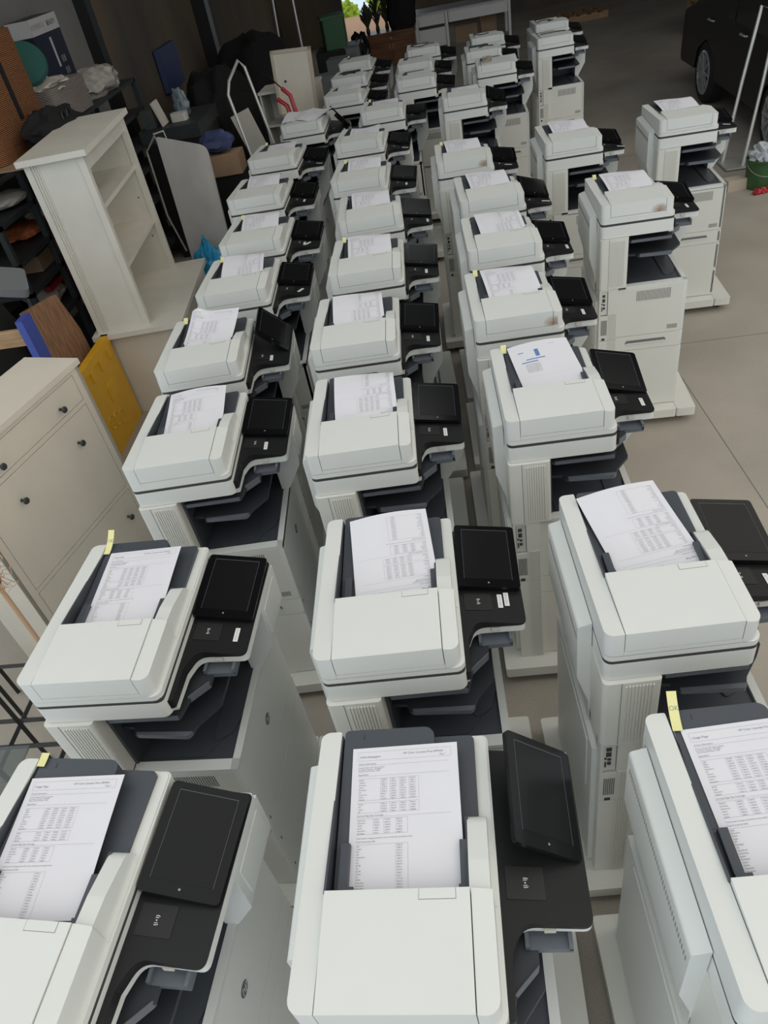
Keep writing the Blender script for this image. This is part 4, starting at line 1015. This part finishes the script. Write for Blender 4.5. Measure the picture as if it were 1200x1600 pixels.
# ------------------------------------------------------------------ pallets at the far right
def pallet(x, y, z, rz, label):
    p = empty('wood_pallet', (x, y, z), rz, label, 'pallet', 'wooden pallets at the back')
    for k in range(3):
        b = MB(); b.box(0, 1.2, k * .36, k * .36 + .08, .02, .10, .003); b.build('bearer', M['pine'], p)
    for k in range(6):
        b = MB(); b.box(k * .215, k * .215 + .12, 0, .8, .10, .12, .002); b.build('deck_board', M['pine'], p)
    b = MB(); b.box(0, 1.2, 0, .08, 0, .02); b.box(0, 1.2, .72, .80, 0, .02); b.build('foot_board', M['pine'], p)
    return p
for k in range(5): pallet(4.35, 14.1, k * .122, (3, -2, 1, 4, -1)[k], ['bottom pallet of the stack beyond the car', 'second pallet up in the stack beyond the car', 'middle pallet of the stack beyond the car', 'fourth pallet up in the stack beyond the car', 'top pallet of the stack beyond the car'][k])
pallet(2.4, 17.6, 0, 5, 'lone pallet on the dark floor at the top centre-right')
# ------------------------------------------------------------------ car
cx = 3.28
car = empty('black_car', (cx, 9.24, 0), 0, 'black car parked at the right edge behind the printers', 'car')
prof = fillet([(-2.0, .32, .08), (-2.05, .75, .12), (-1.2, .92, .1), (-.55, 1.38, .2), (.9, 1.42, .3), (1.7, 1.0, .2), (2.15, .88, .12), (2.2, .32, .08),
               (1.58, .32, 0), (1.50, .55, .12), (1.18, .70, .16), (.86, .55, .12), (.78, .32, 0), (-.68, .30, 0), (-.76, .55, .12), (-1.08, .70, .16), (-1.40, .55, .12), (-1.48, .32, 0)])
b = MB(); b.prism(prof, 0, 1.72, 'x', bev=.03); b.build('body', M['car'], car)
b = MB(); b.prism(fillet([(-1.0, .96, .03), (-.5, 1.30, .08), (.22, 1.34, .02), (.22, .98, .02)]), -.004, .02, 'x'); b.build('side_window', M['cglass'], car)
b = MB(); b.prism(fillet([(.28, .98, .02), (.28, 1.34, .02), (.85, 1.34, .1), (1.45, 1.02, .03)]), -.004, .02, 'x'); b.build('side_window', M['cglass'], car)
for yy in (-.15, .95):
    b = MB(); b.tube([(-.002, yy, .90), (-.03, yy + .02, .905), (-.03, yy + .16, .905), (-.002, yy + .18, .90)], .010, 8); b.build('door_handle', M['rim'], car)
for xx in (0, 1.52):
    for yy in (1.18, -1.08):
        b = MB(); b.lathe([(.235, -.0), (.30, -.005), (.335, .03), (.335, .17), (.30, .20), (.21, .20), (.21, .06)], 36, Matrix.Translation((xx, yy, .337)) @ Matrix.Rotation(R(90), 4, 'Y'), ring=True); wh = b.build('wheel', M['tyre'], car)
        g = MB(); g.lathe([(.215, -.012), (.238, -.006), (.234, .05), (.21, .05)], 36, Matrix.Translation((xx, yy, .337)) @ Matrix.Rotation(R(90), 4, 'Y'), ring=True)
        g.lathe([(.05, -.015), (.05, .05)], 20, Matrix.Translation((xx, yy, .337)) @ Matrix.Rotation(R(90), 4, 'Y'))
        for k in range(10):
            mt = Matrix.Translation((xx, yy, .337)) @ Matrix.Rotation(R(36 * k), 4, 'X')
            g.box(-.012, .012, .03, .235, -.014, .014, .003, mtx=mt)
        g.build('rim', M['rim'], wh)
# leaning sack truck in front of the car
ts_ = MB(); ts_.tube([(2.82, 8.05, .02), (2.96, 8.2, .70), (3.10, 8.35, 1.28), (3.22, 8.25, 1.22), (3.10, 8.05, .70), (2.95, 7.85, .02)], .017, 8)
ts_.box(2.78, 3.0, 7.80, 8.1, .012, .03, .003)
o = ts_.build('sack_truck', M['steelwhite']); tag(o, 'white tubular sack truck leaning on the black car', 'trolley')

# ------------------------------------------------------------------ bucket and bits
bu = empty('paint_bucket', (2.93, 7.30, 0), 0, 'green paint bucket holding a rag at the right edge', 'bucket')
b = MB(); b.lathe([(.125, 0), (.135, .01), (.150, .24), (.156, .245), (.156, .26), (.146, .26), (.14, .10), (.02, .09)], 32); b.build('pail', M['canister'], bu)
b = MB(); b.tube([(.152 * math.cos(a), .152 * math.sin(a) * .9 - .02, .22 - .09 * math.sin(-a)) for a in [-math.pi * k / 12 for k in range(13)]], .003, 6); b.build('handle', M['can'], bu)
b = MB(); b.blob((0, 0, .05), (.12, .11, .10), .3, 4, 4, freq=3); o = b.build('rag', M['rag'], loc=(2.93, 7.30, .22)); tag(o, 'crumpled light grey rag stuffed in the green bucket', 'rag')
b = MB(); b.box(-.09, .09, -.06, .06, 0, .10, .01); o = b.build('wood_block', M['woodblock'], loc=(2.70, 7.32, 0), rot=(0, 0, R(8))); tag(o, 'pale wood block on the floor left of the green bucket', 'block')
for k in range(3):
    b = MB(); b.blob((0, 0, .025), (.035, .03, .03), .25, k + 3, 3, flat=-.025); o = b.build('red_fitting', M['red'], loc=(2.83 + k * .06, 7.10 + .015 * k, 0))
    tag(o, ['leftmost small red fitting before the green bucket', 'middle small red fitting before the green bucket', 'rightmost small red fitting before the green bucket'][k], 'fitting', 'red fittings on the floor')
